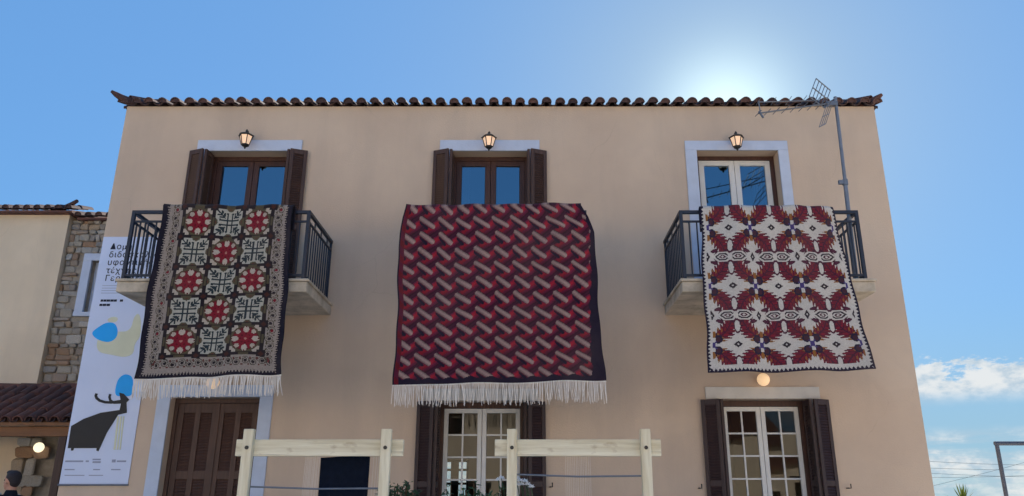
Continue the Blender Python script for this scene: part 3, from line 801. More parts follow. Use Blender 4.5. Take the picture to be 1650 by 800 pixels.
def rug(name, L, Rr, pat, nu, nv, label, ripple, fringe=None, seed=0, yoff=-1.275):
    top = Vector((0,0,0)); p00 = at(*L[0], yoff); p10 = at(*Rr[0], yoff)
    rs = random.Random(seed); ph = [rs.uniform(0, 6.28) for _ in range(6)]
    zrail = SLAB_TOP+.855+.02
    def pos(u, v):
        la, lb = at(*edge_pts(L, max(v, 0)), yoff), at(*edge_pts(Rr, max(v, 0)), yoff)
        p = la.lerp(lb, u)
        sag = math.sin(math.pi*u)
        p.y += ripple*(math.sin(u*13+ph[0]+v*1.2)*(.35+.65*v)+.5*math.sin(u*29+ph[1])*(1-.5*v)+.7*math.sin(u*5+ph[2]+v*3))*.9
        p.x += (.010*math.sin(v*9+ph[4])+.006*math.sin(v*23+ph[5]))*(u-.5)*2
        p.y -= .03*v+.03*(abs(2*u-1)**6)*v
        p.z += .006*math.sin(u*17+ph[3])*v
        return p
    NB = 10                                   # rows that pass over the rail and down behind it
    vs = []
    for j in range(-NB, nv+1):
        for i in range(nu+1):
            u = i/nu
            if j >= 0: vs.append(pos(u, j/nv))
            else:
                p = pos(u, 0); k = -j
                if k <= 4: a = math.pi*k/4; q = Vector((p.x, p.y+.09*(1-math.cos(a))/2*1.0+.0, p.z+.03*math.sin(a)))
                else: q = Vector((p.x, p.y+.09, p.z-.045*(k-4)))
                vs.append(q)
    fs = []
    rows = nv+NB
    for j in range(rows):
        for i in range(nu):
            a = j*(nu+1)+i; fs.append((a, a+nu+1, a+nu+2, a+1))
    org = (p00+p10)/2; org.z = vs[-1].z
    me = bpy.data.meshes.new(name); me.from_pydata([(p.x-org.x, p.y-org.y, p.z-org.z) for p in vs], [], fs)
    uc = (np.arange(nu)+.5)/nu; vc = (np.arange(-NB, nv)+.5)/nv
    U, V = np.meshgrid(uc, vc)
    cc = pat(U, np.abs(V)).reshape(-1, 3)
    cc = cc*(1+rng.normal(0, .05, (cc.shape[0], 1)))
    cols = np.ones((cc.shape[0], 4, 4), np.float32); cols[:, :, :3] = np.clip(cc, 0, 1)[:, None, :]
    at_ = me.color_attributes.new('dye', 'FLOAT_COLOR', 'CORNER'); at_.data.foreach_set('color', cols.ravel())
    me.polygons.foreach_set('use_smooth', [True]*len(me.polygons)); me.materials.append(M['rug']); me.update()
    if fringe:
        t = empty('rug', org, label, 'rug'); ORG[t.name] = org
        body = link('weave', me, t, org)
        nf, ln, slant = fringe; mb = MB(); r_ = random.Random(seed+5)
        for k in range(nf):
            u = (k+.5)/nf+r_.uniform(-.2, .2)/nf; p = pos(u, 1.0); p.z += .01
            l_ = ln*r_.uniform(.86, 1.06); sx_ = slant+r_.gauss(0, .10)
            mb.tube([p, p+Vector((sx_*l_*.3+r_.gauss(0,.006), -.006, -l_*.45)), p+Vector((sx_*l_*.7+r_.gauss(0,.007), r_.gauss(0,.008), -l_))], [.0042, .0046, .0038], 4)
            q = p+Vector((0, -.004, 0)); mb.ball((p.x, p.y-.003, p.z-.018), (.008,.008,.010), 5, 4)
        tag(mb.build('fringe', M['fringe'], t), kind='stuff')
    else:
        body = link('rug', me, None, org); tag(body, label, 'rug')
    m = body.modifiers.new('solid', 'SOLIDIFY'); m.thickness = .009; m.offset = 1
rug('rosette_rug', [(265,333),(240,470),(217,612)], [(472,333),(465,450),(455,604)], pat_left, 190, 230,
    'beige rug with red rosettes in a dark grid, navy saw-tooth edge and white fringe', .036, (150, .235, .02), 1)
rug('weave_rug', [(652,332),(648,350),(643,400),(635,622)], [(938,332),(948,350),(956,375),(975,613)], pat_mid, 300, 280,
    'large red and beige basket-weave patterned rug with navy edge and cream fringe', .036, (170, .25, .015), 2)
rug('leaf_rug', [(1128,335),(1132,450),(1138,602)], [(1345,335),(1376,470),(1408,597)], pat_right, 230, 250,
    'cream rug with crimson leaf lattice, eye motifs and black toothed edge, without fringe', .034, None, 3)

# ------------------------------------------------------------------ banner on the left end of the facade
def banner():
    Y0 = -.015
    q = [at(168,382,Y0), at(268,382,Y0), at(206,778,Y0), at(94,780,Y0)]
    xl = (q[0].x+q[3].x)/2; xr = q[2].x; zt, zb = q[0].z, q[3].z
    t = empty('banner', ((xl+xr)/2, 0, zb), 'tall white printed banner with blue blobs and black figure on house wall', 'banner')
    MB().box((xl, Y0, zb), (xr, -.004, zt)).build('sheet', M['vinyl'], t)
    MB().tube([(xl-.01,Y0-.003,zb-.012),(xr+.01,Y0-.003,zb-.012)], .012, 8).build('bottom_rod', M['galv'], t)
    lay = [Y0-.002]
    def shape(pts, mat, zoom, name='print', smooth_n=0):
        ox, oy, sc = zoom; lay[0] -= .0006
        P = [at(ox+x/sc, oy+y/sc, Y0) for x, y in pts]
        P = [Vector((max(xl+.004, min(xr-.004, p.x)), 0, p.z)) for p in P]
        if smooth_n:
            for _ in range(2):
                Q = []
                for i in range(len(P)):
                    a, b = P[i], P[(i+1) % len(P)]; Q += [a*.75+b*.25, a*.25+b*.75]
                P = Q
        MB().prism([(p.x, p.z) for p in P], lay[0], Y0+.001).build(name, mat, t)
    A, B = (90, 370, 3.478), (90, 590, 4.0)
    shape([(225,640),(260,560),(340,575),(420,570),(440,480),(475,470),(478,600),(440,640),(436,700),(380,718),(300,700),(240,690)], M['ink_cream'], A, 'cream_blob', 1)
    shape([(285,505),(320,488),(350,495),(340,520),(300,522)], M['ink_cream'], A, 'cream_blob', 1)
    shape([(200,578),(235,550),(285,520),(335,525),(350,575),(338,612),(300,634),(250,625),(215,605)], M['ink_blue'], A, 'blue_blob', 1)
    shape([(376,195),(395,95),(425,62),(458,52),(495,70),(500,130),(490,195),(440,195)], M['ink_blue'], B, 'blue_blob', 1)
    for x0, x1 in ((378,390),(398,408),(416,424)):
        shape([(x0+18,325),(x1+18,325),(x1-6,540),(x0-6,540)], M['ink_cream'], B, 'pale_stripe')
    shape([(410,172),(440,180),(474,218),(456,236),(458,302),(402,315),(330,430),(275,550),(262,545),(264,530),(118,530),(112,546),(98,546),(100,530),(78,530),(92,440),(100,388),(180,342),(290,302),(412,284),(422,240)], M['ink_black'], B, 'figure')
    def stroke(pts, wd):
        lay[0] -= .0006; P = [at(90+x/4, 590+y/4, Y0) for x, y in pts]
        l_, r_ = [], []
        for i, p in enumerate(P):
            d = (P[min(i+1, len(P)-1)]-P[max(i-1, 0)]).normalized(); n = Vector((-d.z, 0, d.x))*wd
            l_.append((p.x+n.x, p.z+n.z)); r_.append((p.x-n.x, p.z-n.z))
        for i in range(len(P)-1):
            mbs.prism([l_[i], l_[i+1], r_[i+1], r_[i]], lay[0]-.0001*i, Y0+.001)
    mbs = MB(); stroke([(264,178),(258,192),(264,208),(284,224),(318,234),(360,236),(425,226)], .016); stroke([(352,182),(346,200),(352,222),(376,238),(425,236)], .014)
    mbs.build('arm', M['ink_black'], t)
    # printed text
    def text(s, px_, py_, size, mat, fat=0, tracking=1.0):
        cu = bpy.data.curves.new('print_text', 'FONT'); cu.body = s; cu.size = size; cu.offset = fat; cu.space_character = tracking
        cu.resolution_u = 3
        ob = bpy.data.objects.new('print_text', cu); col.objects.link(ob)
        dg = bpy.context.evaluated_depsgraph_get(); me = bpy.data.meshes.new_from_object(ob.evaluated_get(dg)); bpy.data.objects.remove(ob)
        p = at(px_, py_, Y0); me.materials.clear(); me.materials.append(mat)
        me.transform(Matrix.Rotation(R(90), 4, 'X')); me.name = 'lettering'
        link('lettering', me, t, (p.x, Y0-.003, p.z))
    for s, x_, y_ in (('Δομή', 177.5, 402), ('διδασκαλίας', 175, 415), ('υφαντικής', 172.5, 427.5), ('τέχνης', 170.5, 440.5), ('Γερακίου', 168.5, 453)):
        text(s, x_, y_, .114, M['ink_navy'], .0012, 1.12)
    bl = MB()                                             # two lines of small bold print, too small to read
    for px0, px1, y_ in ((162,166,486.5),(166.6,171,486.5),(171.5,177,486.5),(177.6,183,486.5),(183.5,188,486.5),(193,198,486.5),(160,164.5,493.5),(165,171,493.5),(171.6,177,493.5)):
        a, b = at(px0, y_, Y0), at(px1, y_, Y0); bl.box((a.x, Y0-.0026, a.z), (b.x, Y0+.001, a.z+.03))
    tag(bl.build('small_print', M['ink_navy'], t), kind='stuff')
    gl = MB()
    for k, y_ in enumerate((461, 465, 469, 473)): a = at(165-k*.7, y_, Y0); gl.box((a.x, Y0-.0022, a.z), (a.x+.30-.03*(k % 2), Y0+.001, a.z+.006))
    for px0, px1, y_, h_ in ((105,134,745,.02),(138,143,745,.02),(149,162,742,.018),(149,162,746.5,.022),(180,186,745.5,.035),(188,203,745,.02),(104,120,758,.014),(150,161,758,.014),(179,194,758,.014),(104,136,767,.010),(143,166,767,.010)):
        a, b = at(px0, y_, Y0), at(px1, y_, Y0); gl.box((a.x, Y0-.0022, a.z), (b.x, Y0+.001, a.z+h_))
    tag(gl.build('small_print', M['ink_grey'], t), kind='stuff')
banner()

# ------------------------------------------------------------------ television antenna on the right balcony
def antenna():
    YM = -1.03; b0 = at(1374, 400, YM); x0 = b0.x
    tp = at(1346, 160, YM); lean = tp.x
    t = empty('television_antenna', (x0, YM, SLAB_TOP), 'grey television antenna with grid reflector on a mast tied to balcony rail', 'antenna')
    base = Vector((x0, YM, SLAB_TOP)); top = Vector((lean, YM, tp.z+.03))
    # straight mast through both measured points
    k = (SLAB_TOP-top.z)/(b0.z-top.z); base = top+(Vector((x0, YM, b0.z))-top)*k
    t.location = base; ORG[t.name] = base
    md = base.lerp(top, .52)
    MB().tube([base, md], .026, 10).build('mast', M['galv'], t, smooth=60)
    MB().tube([md-Vector((0,0,.12)), top], .021, 10).build('mast', M['galv'], t, smooth=60)
    MB().lathe([(.036,-.035),(.036,.035)], md, 10).obox(md+Vector((-.05,0,0)), (.03,0,0), (0,.02,0), (0,0,.025)).build('clamp', M['galv'], t)
    hub = at(1340, 168, YM)
    MB().obox(hub, (.07,0,0), (0,.03,0), (0,0,.03)).build('bracket', M['alu'], t)
    e1 = at(1222, 165, YM-.18); e2 = at(1222, 183, YM-.18); h1 = at(1318, 162, YM); h2 = at(1336, 167, YM)
    bm = MB().tube([e1, h1], .008, 6).tube([e2, h2], .011, 6); bm.build('boom', M['alu'], t)
    mbx = MB()
    n = 9
    for i in range(n):
        q = i/(n-1); c = e2.lerp(h2, q); L_ = .10+.05*q
        mbx.tube([c+Vector((.01,-L_,-.01)), c+Vector((-.01,L_,.01))], .005, 5)
        if i % 2 == 0: c2 = e1.lerp(h1, q); mbx.tube([c2+Vector((0,-L_,0)), c2+Vector((0,L_,.012))], .004, 5)
    tag(mbx.build('directors', M['alu'], t), kind='stuff')
    MB().tube([at(1222,163,YM-.18), at(1225,180,YM-.18)], .008, 6).tube([at(1223,180,YM-.18), at(1230,190,YM-.2)], .014, 6).build('end_plate', M['alu'], t)
    # corner reflector: upper and lower grid panels
    def grid(c00, c10, c01, nrow, ncol, r0):
        mb = MB(); u, v = c10-c00, c01-c00
        for j in range(nrow+1): mb.tube([c00+v*j/nrow, c10+v*j/nrow], r0*1.4, 6)
        for i in range(ncol+1): mb.tube([c00+u*i/ncol, c01+u*i/ncol], r0, 6)
        mb.build('reflector_grid', M['alu'], t)
    grid(at(1315,127,YM-.25), at(1338,146,YM+.25), at(1304,156,YM-.25), 2, 5, .0055)
    a, b, c = at(1331,172,YM-.2), at(1341,168,YM+.2), at(1320,205,YM-.2); grid(a, b, c, 2, 3, .0045)
antenna()

# ------------------------------------------------------------------ wooden warping frames in front of the house
def warp_frame(xl, xr, Yf, label, bx0, bx1, rod_py, threads):
    cx = (X(xl,720,Yf)+X(xr,720,Yf))/2
    t = empty('wooden_frame', (cx, Yf, 0), label, 'frame', 'pine warping frames in front of the house')
    zt = Z(692, Yf); pw = .034
    for xx in (xl, xr):
        x = X(xx, 720, Yf)
        ps = MB().box((x-pw, Yf-.026, 0), (x+pw, Yf+.02, zt)).build('post', M['pine_post'], t, bevel=.004)
        p = at(xx, 722, Yf); MB().tube([(x, Yf-.026, p.z), (x, Yf-.034, p.z)], .013, 10).build('bolt', M['black_metal'], ps)
        MB().box((x-.05, Yf-.35, .0), (x+.05, Yf+.35, .08)).build('foot', M['pine_post'], t, bevel=.006)
    a, b = X(bx0, 720, Yf), X(bx1, 720, Yf)
    MB().box((a, Yf+.0215, Z(735, Yf)), (b, Yf+.06, Z(708, Yf))).build('beam', M['pine'], t, bevel=.004)
    MB().box((a+.12, Yf+.0215, .55), (b-.12, Yf+.06, .65)).build('beam', M['pine'], t, bevel=.004)
    zr = Z(rod_py, Yf)
    MB().tube([(X(xl,rod_py,Yf), Yf+.03, zr+.01), ((a+b)/2, Yf+.03, zr-.004), (X(xr,rod_py,Yf), Yf+.03, zr)], .006, 8).build('rod', M['galv'], t)
    th = MB(); r_ = random.Random(int(xl))
    for px0, px1, n in threads:
        x0, x1 = X(px0, 740, Yf), X(px1, 740, Yf)
        for i in range(n):
            x = x0+(x1-x0)*i/(n-1)+r_.uniform(-.002, .002); th.tube([(x, Yf+.068, Z(712, Yf)), (x, Yf+.045, zr), (x+r_.uniform(-.003,.003), Yf+.068, .64)], .0008, 3)
    tag(th.build('warp_threads', M['thread'], t), kind='stuff')
FY = -4.6
warp_frame(400, 622, FY, 'pale pine warping frame holding a dark navy cloth panel', 378, 649, 787, [(489,511,12),(600,611,4)])
warp_frame(825, 1040, FY, 'pale pine warping frame beside white flowers, its opening empty but threads', 797, 1066, 767, [(912,952,15)])
a, b = at(517, 738, FY+.12), at(596, 733, FY+.12)
cl_ = MB(); vs, fs = [], []
n = 24
for i in range(n+1):
    q = i/n; x = a.x+(b.x-a.x)*q; zt = a.z+(b.z-a.z)*q
    for j in range(9): vs.append((x, FY+.12+.006*math.sin(i*.7+j*.5), zt+(.70-zt)*j/8))
for i in range(n):
    for j in range(8): k = i*9+j; fs.append((k, k+1, k+10, k+9))
cl_.add(vs, fs); c_ = cl_.build('woven_panel', M['navy_cloth'], smooth=80); tag(c_, 'plain dark navy cloth panel hung inside the pine frame near the door', 'cloth')
sm_ = c_.modifiers.new('solid', 'SOLIDIFY'); sm_.thickness = .012

# ------------------------------------------------------------------ house to the left (set back)
YP, YS = 4.0, 4.14
nh = empty('neighbour_house', (X(0,600,YP)-2, YP, 0), 'set-back plastered house with rubble stone bay and tiled porch roof', 'house')
ncx = X(112, 350, YP); nz_ = Z(346, YP); nx0 = ncx-9
MB().box((nx0, YP, 0), (ncx, YP+6, nz_)).build('plaster_wall', M['plaster_left'], nh)
sx0, sx1, sz = ncx+.02, ncx+3.4, Z(356, YS)
# window opening in the stone wall
w0, w1, wz0, wz1 = X(150,420,YS), X(150,420,YS)+.95, Z(504, YS), Z(421, YS)
sw = wall_holes(MB(), sx0, sx1, 0, sz, YS, YS+.4, [(w0, w1, wz0, wz1)]).build('stone_wall', M['mortar'], nh)
stone_me = []
for k in range(10):
    bm = bmesh.new(); bmesh.ops.create_cube(bm, size=1)
    for v in bm.verts: v.co += Vector((random.uniform(-.14,.10), 0 if v.co.y > 0 else random.uniform(-.4,.25), random.uniform(-.15,.10)))
    bmesh.ops.bevel(bm, geom=bm.edges[:], offset=.13, segments=1, affect='EDGES')
    me = bpy.data.meshes.new('stone'); bm.to_mesh(me); bm.free(); me.materials.append(M['stone']); stone_me.append(me)
def stones(parent, x0, x1, z0, z1, y, skip, hmin=.07, hmax=.165, wmin=.10, wmax=.30):
    zc = z0
    while zc < z1-.05:
        h = min(random.uniform(hmin, hmax), z1-zc); xc = x0-random.uniform(0, .1)
        while xc < x1-.04:
            w_ = random.uniform(wmin, wmax)
            a, b = max(xc, x0), min(xc+w_, x1); xc += w_
            if b-a < .05: continue
            if any(a < s[1] and b > s[0] and zc < s[3] and zc+h > s[2] for s in skip): continue
            o = link('stone', random.choice(stone_me), parent, ((a+b)/2, y, zc+h/2)); o.scale = (b-a-.012, .09, h-.012)
            o.rotation_euler = (0, random.uniform(-.03,.03), 0)
        zc += h
vis_x1 = sx0+1.55
fr_ = .16
stones(sw, sx0, vis_x1, Z(640, YS), sz, YS, [(w0-fr_, w1+fr_, wz0-.12, wz1+.14)])
MB().box((w0-fr_, YS-.05, wz1), (w1+fr_, YS+.02, wz1+.14)).box((w0-fr_, YS-.05, wz0), (w0, YS+.02, wz1-.001)).box((w1, YS-.05, wz0), (w1+fr_, YS+.02, wz1-.001)).box((w0-fr_, YS-.07, wz0-.08), (w1+fr_, YS+.02, wz0-.001)).build('window_surround', M['trim'], nh, bevel=.006)
nw = MB().box((w0,YS+.12,wz0),(w0+.06,YS+.17,wz1)).box((w1-.06,YS+.12,wz0),(w1,YS+.17,wz1)).box((w0+.06,YS+.12,wz1-.06),(w1-.06,YS+.17,wz1)).box((w0+.06,YS+.12,wz0),(w1-.06,YS+.17,wz0+.06)).build('window', M['trim'], nh)
MB().box((w0+.06,YS+.14,wz0+.06),(w1-.06,YS+.15,wz1-.06)).build('blind', simple('grey_blind', srgb(150,146,142), .8, .05), nw)
# roofs of the plaster wing and of the stone bay
def flat_eave(parent, x0, x1, y, zed, nrow, name='roof', depth=3.0, pitch=R(17), corner=False):
    r_ = math.tan(pitch)
    rf = MB().add([(x0,y-.15,zed-.02),(x1,y-.15,zed-.02),(x1,y+depth,zed-.02+(depth+.15)*r_),(x0,y+depth,zed-.02+(depth+.15)*r_),(x0,y-.15,zed-.06),(x1,y-.15,zed-.06),(x1,y+depth,zed-.06),(x0,y+depth,zed-.06)],
        [(0,1,2,3),(7,6,5,4),(0,4,5,1),(1,5,6,2),(3,2,6,7),(0,3,7,4)]).build(name, M['tile_dark'], parent)
    n = int((x1-x0)/.2)
    for i in range(n+1):
        x = x0+.05+(x1-x0-.1)*i/n
        for c in range(nrow):
            yy = y-.21+c*.34
            t = link('tile', cov, rf, (x+random.uniform(-.006,.006), yy+random.uniform(-.015,.015), zed+.02+c*.012+(yy-y+.15)*r_)); t.rotation_euler = (pitch, random.uniform(-.05,.05), random.uniform(-.03,.03))
        if i < n:
            t = link('tile', pan, rf, (x+.1, y-.19, zed+.085)); t.rotation_euler = (pitch, 0, 0)
    return rf
rf1 = flat_eave(nh, nx0-.1, ncx+.12, YP, nz_+.05, 2)
# raised hip end at its corner
pts, rs = [], []
for j in range(9):
    q = j/8; pts.append(Vector((ncx+.22-1.0*(1-q), YP-.22+.7*(1-q), nz_+.13+.10*(1-q)*.3+.06*q**3))); rs.append(.085-.05*q)
MB().tube(pts, rs, 10).build('tile', M['tile_dark'], rf1, smooth=60)
flat_eave(nh, sx0+.13, sx1, YS, sz+.03, 2)
# porch roof, eave towards the street
PE, pz_e, pz_t = 2.7, Z(678, 2.7), Z(628, YP)
pr = math.atan2(pz_t-pz_e, YP-.02-PE)
prx0, prx1 = nx0+4.2, ncx+1.9
porch = MB().add([(prx0,PE,pz_e-.03),(prx1,PE,pz_e-.03),(prx1,YP-.02,pz_t-.05),(prx0,YP-.02,pz_t-.05),(prx0,PE,pz_e-.08),(prx1,PE,pz_e-.08),(prx1,YP-.02,pz_t-.10),(prx0,YP-.02,pz_t-.10)],
    [(0,1,2,3),(7,6,5,4),(0,4,5,1),(1,5,6,2),(2,6,7,3),(3,7,4,0)]).build('porch_roof', M['fascia'], nh)
n = int((prx1-prx0)/.2); slope_len = math.hypot(pz_t-pz_e, YP-PE)
nr = int(slope_len/.33)+1
pvis0 = prx0
for i in range(n+1):
    x = prx0+.05+(prx1-prx0-.1)*i/n
    for c in range(nr):
        s_ = -.05+c*.34; ln_ = .42
        if s_+ln_ > slope_len+.14: continue
        t = link('tile', cov_p, porch, (x+random.uniform(-.01,.01), PE+math.cos(pr)*s_, pz_e+.015+c*.008+math.sin(pr)*s_)); t.rotation_euler = (pr+random.uniform(-.02,.02), random.uniform(-.06,.06), random.uniform(-.04,.04))
        t2 = link('tile', pan, porch, (x+.1, PE+.02+math.cos(pr)*s_, pz_e+.06+c*.004+math.sin(pr)*s_)); t2.rotation_euler = (pr, 0, 0)
rid = tilted('ridge_tile', .42, .10, .09, M['tile'])
for i in range(int((prx1-pvis0)/.38)):
    t = link('tile', rid, porch, (pvis0+.38*i, YP-.03, pz_t+.01)); t.rotation_euler = (0, 0, -R(90))
MB().box((prx0, PE+.08, pz_e-.24), (prx1, PE+.22, pz_e-.085)).build('porch_beam', M['fascia'], nh, bevel=.008)
for xx in (X(-120,700,PE+.15), X(98,740,PE+.15)):
    MB().box((xx-.06, PE+.09, 0), (xx+.06, PE+.21, pz_e-.242)).build('porch_post', M['shutter'], nh, bevel=.006)
# stone quoins on the wall under the porch
qx0, qx1 = X(28,720,YP), X(72,720,YP)
qw = MB().box((qx0+.05, YP-.012, .05), (ncx-.01, YP-.001, Z(706,YP))).build('quoin_mortar', M['mortar'], nh)
zc = .1; k = 0; ztop = Z(706, YP)
while zc < ztop-.1:
    h = random.uniform(.2, .28); ww = (.58 if k % 2 else .38)+random.uniform(-.04,.05); k += 1
    h = min(h, ztop-zc)
    x = qx0+random.uniform(-.04, .03)
    for a, b in ((x, x+ww*.55), (x+ww*.55, x+ww)):
        o = link('stone', random.choice(stone_me), qw, ((a+b)/2, YP-.02, zc+h/2)); o.scale = (b-a-.004, .045, h-.004)
    zc += h
p = at(60, 721, YP-.2); globe(p, YP-.03, .085, 'white globe lamp lit on stone quoins under the tiled porch', M['globe_white'], 'round globe lamps')

# ------------------------------------------------------------------ person by the left edge (head and shoulders in view)
def person():
    yp = -.1; hc = at(19, 775, yp); x0 = hc.x
    t = empty('person', (x0, yp, 0), 'person with short dark hair in a dark jacket, facing away to the porch', 'person')
    hz = hc.z; H = hz+.12
    k = H/1.75
    F = Vector((-1, .25, 0)).normalized(); S = Vector((-F.y, F.x, 0))      # facing and side
    def W(f, s, z_): return Vector((x0, yp, 0))+F*f+S*s+Vector((0,0,z_))
    def capsule(mb, pts, rs): 
        mb.tube(pts, rs, 12)
        for p_, r_ in zip(pts, rs): mb.ball(p_, r_*.995, 12, 8)
    def rem(o, vx, sm=6):
        r = o.modifiers.new('remesh', 'REMESH'); r.mode = 'VOXEL'; r.voxel_size = vx; r.use_smooth_shade = True
        s = o.modifiers.new('smooth', 'SMOOTH'); s.iterations = sm; s.factor = .5
    b = MB()
    # head: skull, jaw, nose, ears, neck
    b.ball(W(-.012, 0, hz+.02), (.083,.083,.10), 16, 12); b.ball(W(.028, 0, hz-.045), (.058,.058,.068), 14, 10); b.ball(W(.055,0,hz-.085), (.03,.03,.026), 10, 8)
    capsule(b, [W(.075,0,hz+.012), W(.096,0,hz-.025)], [.011,.017]); b.ball(W(.062,0,hz+.03), (.03,.045,.018), 10, 8)
    capsule(b, [W(.08,-.018,hz-.062), W(.08,.018,hz-.062)], [.010,.010])
    for s in (-1, 1): b.ball(W(-.01, s*.082, hz-.01), (.016,.016,.032), 8, 6)
    capsule(b, [W(-.02,0,hz-.06), W(-.025,0,hz-.16)], [.052,.058])
    sh = hz-.235
    capsule(b, [W(-.02,-.13,sh), W(-.02,.13,sh)], [.07,.07]); capsule(b, [W(0,0,sh-.08), W(0,0,sh-.30), W(0,0,sh-.50)], [.13,.12,.13])
    capsule(b, [W(0,-.08,.93*k), W(0,.08,.93*k)], [.10,.10])
    arms = []
    for s in (-1, 1):
        ar = [W(-.02,s*.18,sh-.01), W(-.05,s*.22,sh-.31), W(.02,s*.22,sh-.56)]; arms.append(ar)
        capsule(b, ar, [.052,.042,.030]); h = ar[2]
        b.ball(h+Vector((0,0,-.06)), (.028,.03,.045), 10, 8)
        for fi in range(4):
            q = h+F*(.024-.016*fi)+Vector((0,0,-.095)); capsule(b, [q, q+F*.008+Vector((0,0,-.035)), q+F*.02+Vector((0,0,-.065+.006*abs(fi-1.3)))], [.0095,.009,.0075])
        q = h+F*.03+Vector((0,0,-.045)); capsule(b, [q, q+F*.02+Vector((0,0,-.03)), q+F*.022+Vector((0,0,-.055))], [.011,.010,.008])
    legs = []
    for s in (-1, 1):
        lg = [W(0,s*.09,.90*k), W(.015,s*.095,.50*k), W(-.02,s*.10,.09)]; legs.append(lg); capsule(b, lg, [.085,.058,.042])
        capsule(b, [lg[2]+Vector((0,0,-.045)), lg[2]+F*.13+Vector((0,0,-.06))], [.038,.028])
    bo = b.build('body', M['skin'], t); rem(bo, .009, 3)
    j = MB(); capsule(j, [W(-.02,-.14,sh-.01), W(-.02,.14,sh-.01)], [.085,.085]); capsule(j, [W(0,0,sh-.08), W(0,0,sh-.30), W(0,0,sh-.52)], [.155,.15,.16])
    capsule(j, [W(-.04,-.08,sh-.1), W(-.04,.08,sh-.1)], [.13,.13]); capsule(j, [W(-.022,0,hz-.15), W(-.02,0,sh+.03)], [.072,.09])
    for ar in arms: capsule(j, [ar[0], ar[1], ar[2]+(ar[1]-ar[2])*.1], [.074,.062,.050])
    jo = j.build('jacket', M['jacket'], t); rem(jo, .014, 6)
    for s in (-1, 1):
        st = MB().tube([W(.02,s*.095,sh+.085), W(.01,s*.17,sh+.07), W(-.03,s*.245,sh-.03), W(-.05,s*.285,sh-.28)], .010, 6); st.build('stripe', M['jacket_stripe'], jo, smooth=60)
    tr = MB(); capsule(tr, [W(0,-.085,.92*k), W(0,.085,.92*k)], [.115,.115])
    for lg in legs: capsule(tr, [lg[0], lg[1], lg[2]+Vector((0,0,.0))], [.105,.078,.066])
    rem(tr.build('trousers', M['trousers'], t), .014, 6)
    for lg in legs:
        s_ = MB(); capsule(s_, [lg[2]+Vector((0,0,-.04)), lg[2]+F*.14+Vector((0,0,-.05))], [.05,.04]); rem(s_.build('shoe', M['shoe'], t), .01, 4)
    h = MB(); h.ball(W(-.024, 0, hz+.034), (.088,.088,.090), 16, 12); h.ball(W(-.05,0,hz-.0), (.062,.072,.085), 14, 10); h.ball(W(.03,0,hz+.098), (.05,.06,.028), 12, 8)
    rem(h.build('hair', M['hair'], t), .012, 4)
    for s in (-1, 1): MB().ball(W(.073, s*.028, hz+.008), .011, 8, 6).build('eye', M['ink_black'], t)
person()

# ------------------------------------------------------------------ planting between the frames
def leaf(mb, p, d, n, L_, wd):
    d = d.normalized(); s = d.cross(n).normalized()*wd; up = s.cross(d).normalized()
    a, b, c, e, f = p, p+d*L_*.35+s, p+d*L_*.35-s, p+d*L_-up*L_*.12, p+d*L_*.5+up*wd*.35
    mb.add([a, b, e, c, f], [(0,1,4),(1,2,4),(2,3,4),(3,0,4)])
def shrub(px_, py_top, Y, rad, label, seed, flowers=()):
    r_ = random.Random(seed); top = at(px_, py_top, Y); h = top.z
    t = empty('potted_shrub', (top.x, Y, 0), label, 'shrub', 'potted shrubs by the ground-floor window')
    MB().lathe([(.13,0),(.16,.02),(.20,.34),(.22,.35),(.22,.40),(.19,.40),(.18,.36)], (top.x,Y,0), 18).build('pot', M['pot'], t, smooth=40)
    st, fo = MB(), MB()
    tips = []
    for k in range(40):
        a = r_.uniform(0, 6.28); rr = rad*math.sqrt(r_.random()); zt = h+.05-(rr/rad)**2*.12-r_.uniform(0, .14)
        b = Vector((top.x, Y, .36)); e = Vector((top.x+rr*math.cos(a), Y+rr*math.sin(a)*.8, zt)); m_ = b.lerp(e, .5)+Vector((r_.uniform(-.05,.05), r_.uniform(-.05,.05), .05))
        st.tube([b, m_, e], [.011,.008,.004], 5); tips.append(e)
        for q in range(80):
            f = r_.uniform(.3, 1.0)**.7; p = (b.lerp(m_, f*2) if f < .5 else m_.lerp(e, f*2-1))
            d = Vector((r_.gauss(0,1), r_.gauss(0,1), r_.gauss(.25,.6))); leaf(fo, p+d*.01, d, Vector((r_.gauss(0,.4), r_.gauss(0,.4), 1)), r_.uniform(.028,.05), r_.uniform(.009,.015))
    st.build('stems', M['bark'], t); tag(fo.build('foliage', M['leaf'], t), kind='stuff')
    for fx, fy in flowers:
        c = at(fx, fy, Y-.1); fl = MB()
        for ring, (n_, L_, el) in enumerate(((6,.030,.1),(5,.026,.7),(4,.016,1.2))):
            for q in range(n_):
                a = 2*math.pi*q/n_+ring*.5; d = Vector((math.cos(a)*math.cos(el), math.sin(a)*math.cos(el)-.5, math.sin(el))); leaf(fl, c, d, Vector((0,-.6,1)), L_, L_*.45)
        f_ = fl.build('flower', M['petal'], t)
        MB().tube([c, c+Vector((.02,.04,-.12)), Vector((top.x*.4+c.x*.6, Y, c.z-.35))], .003, 5).build('stem', M['leaf'], f_)
shrub(642, 783, -4.0, .22, 'leafy green shrub at the foot of the frame holding navy cloth', 11)
shrub(778, 786, -4.1, .40, 'leafy green shrub with white flowers before the central ground-floor window', 12, ((803,774),(808,771),(832,771),(838,775),(846,776),(841,781),(850,781),(834,782),(856,785)))

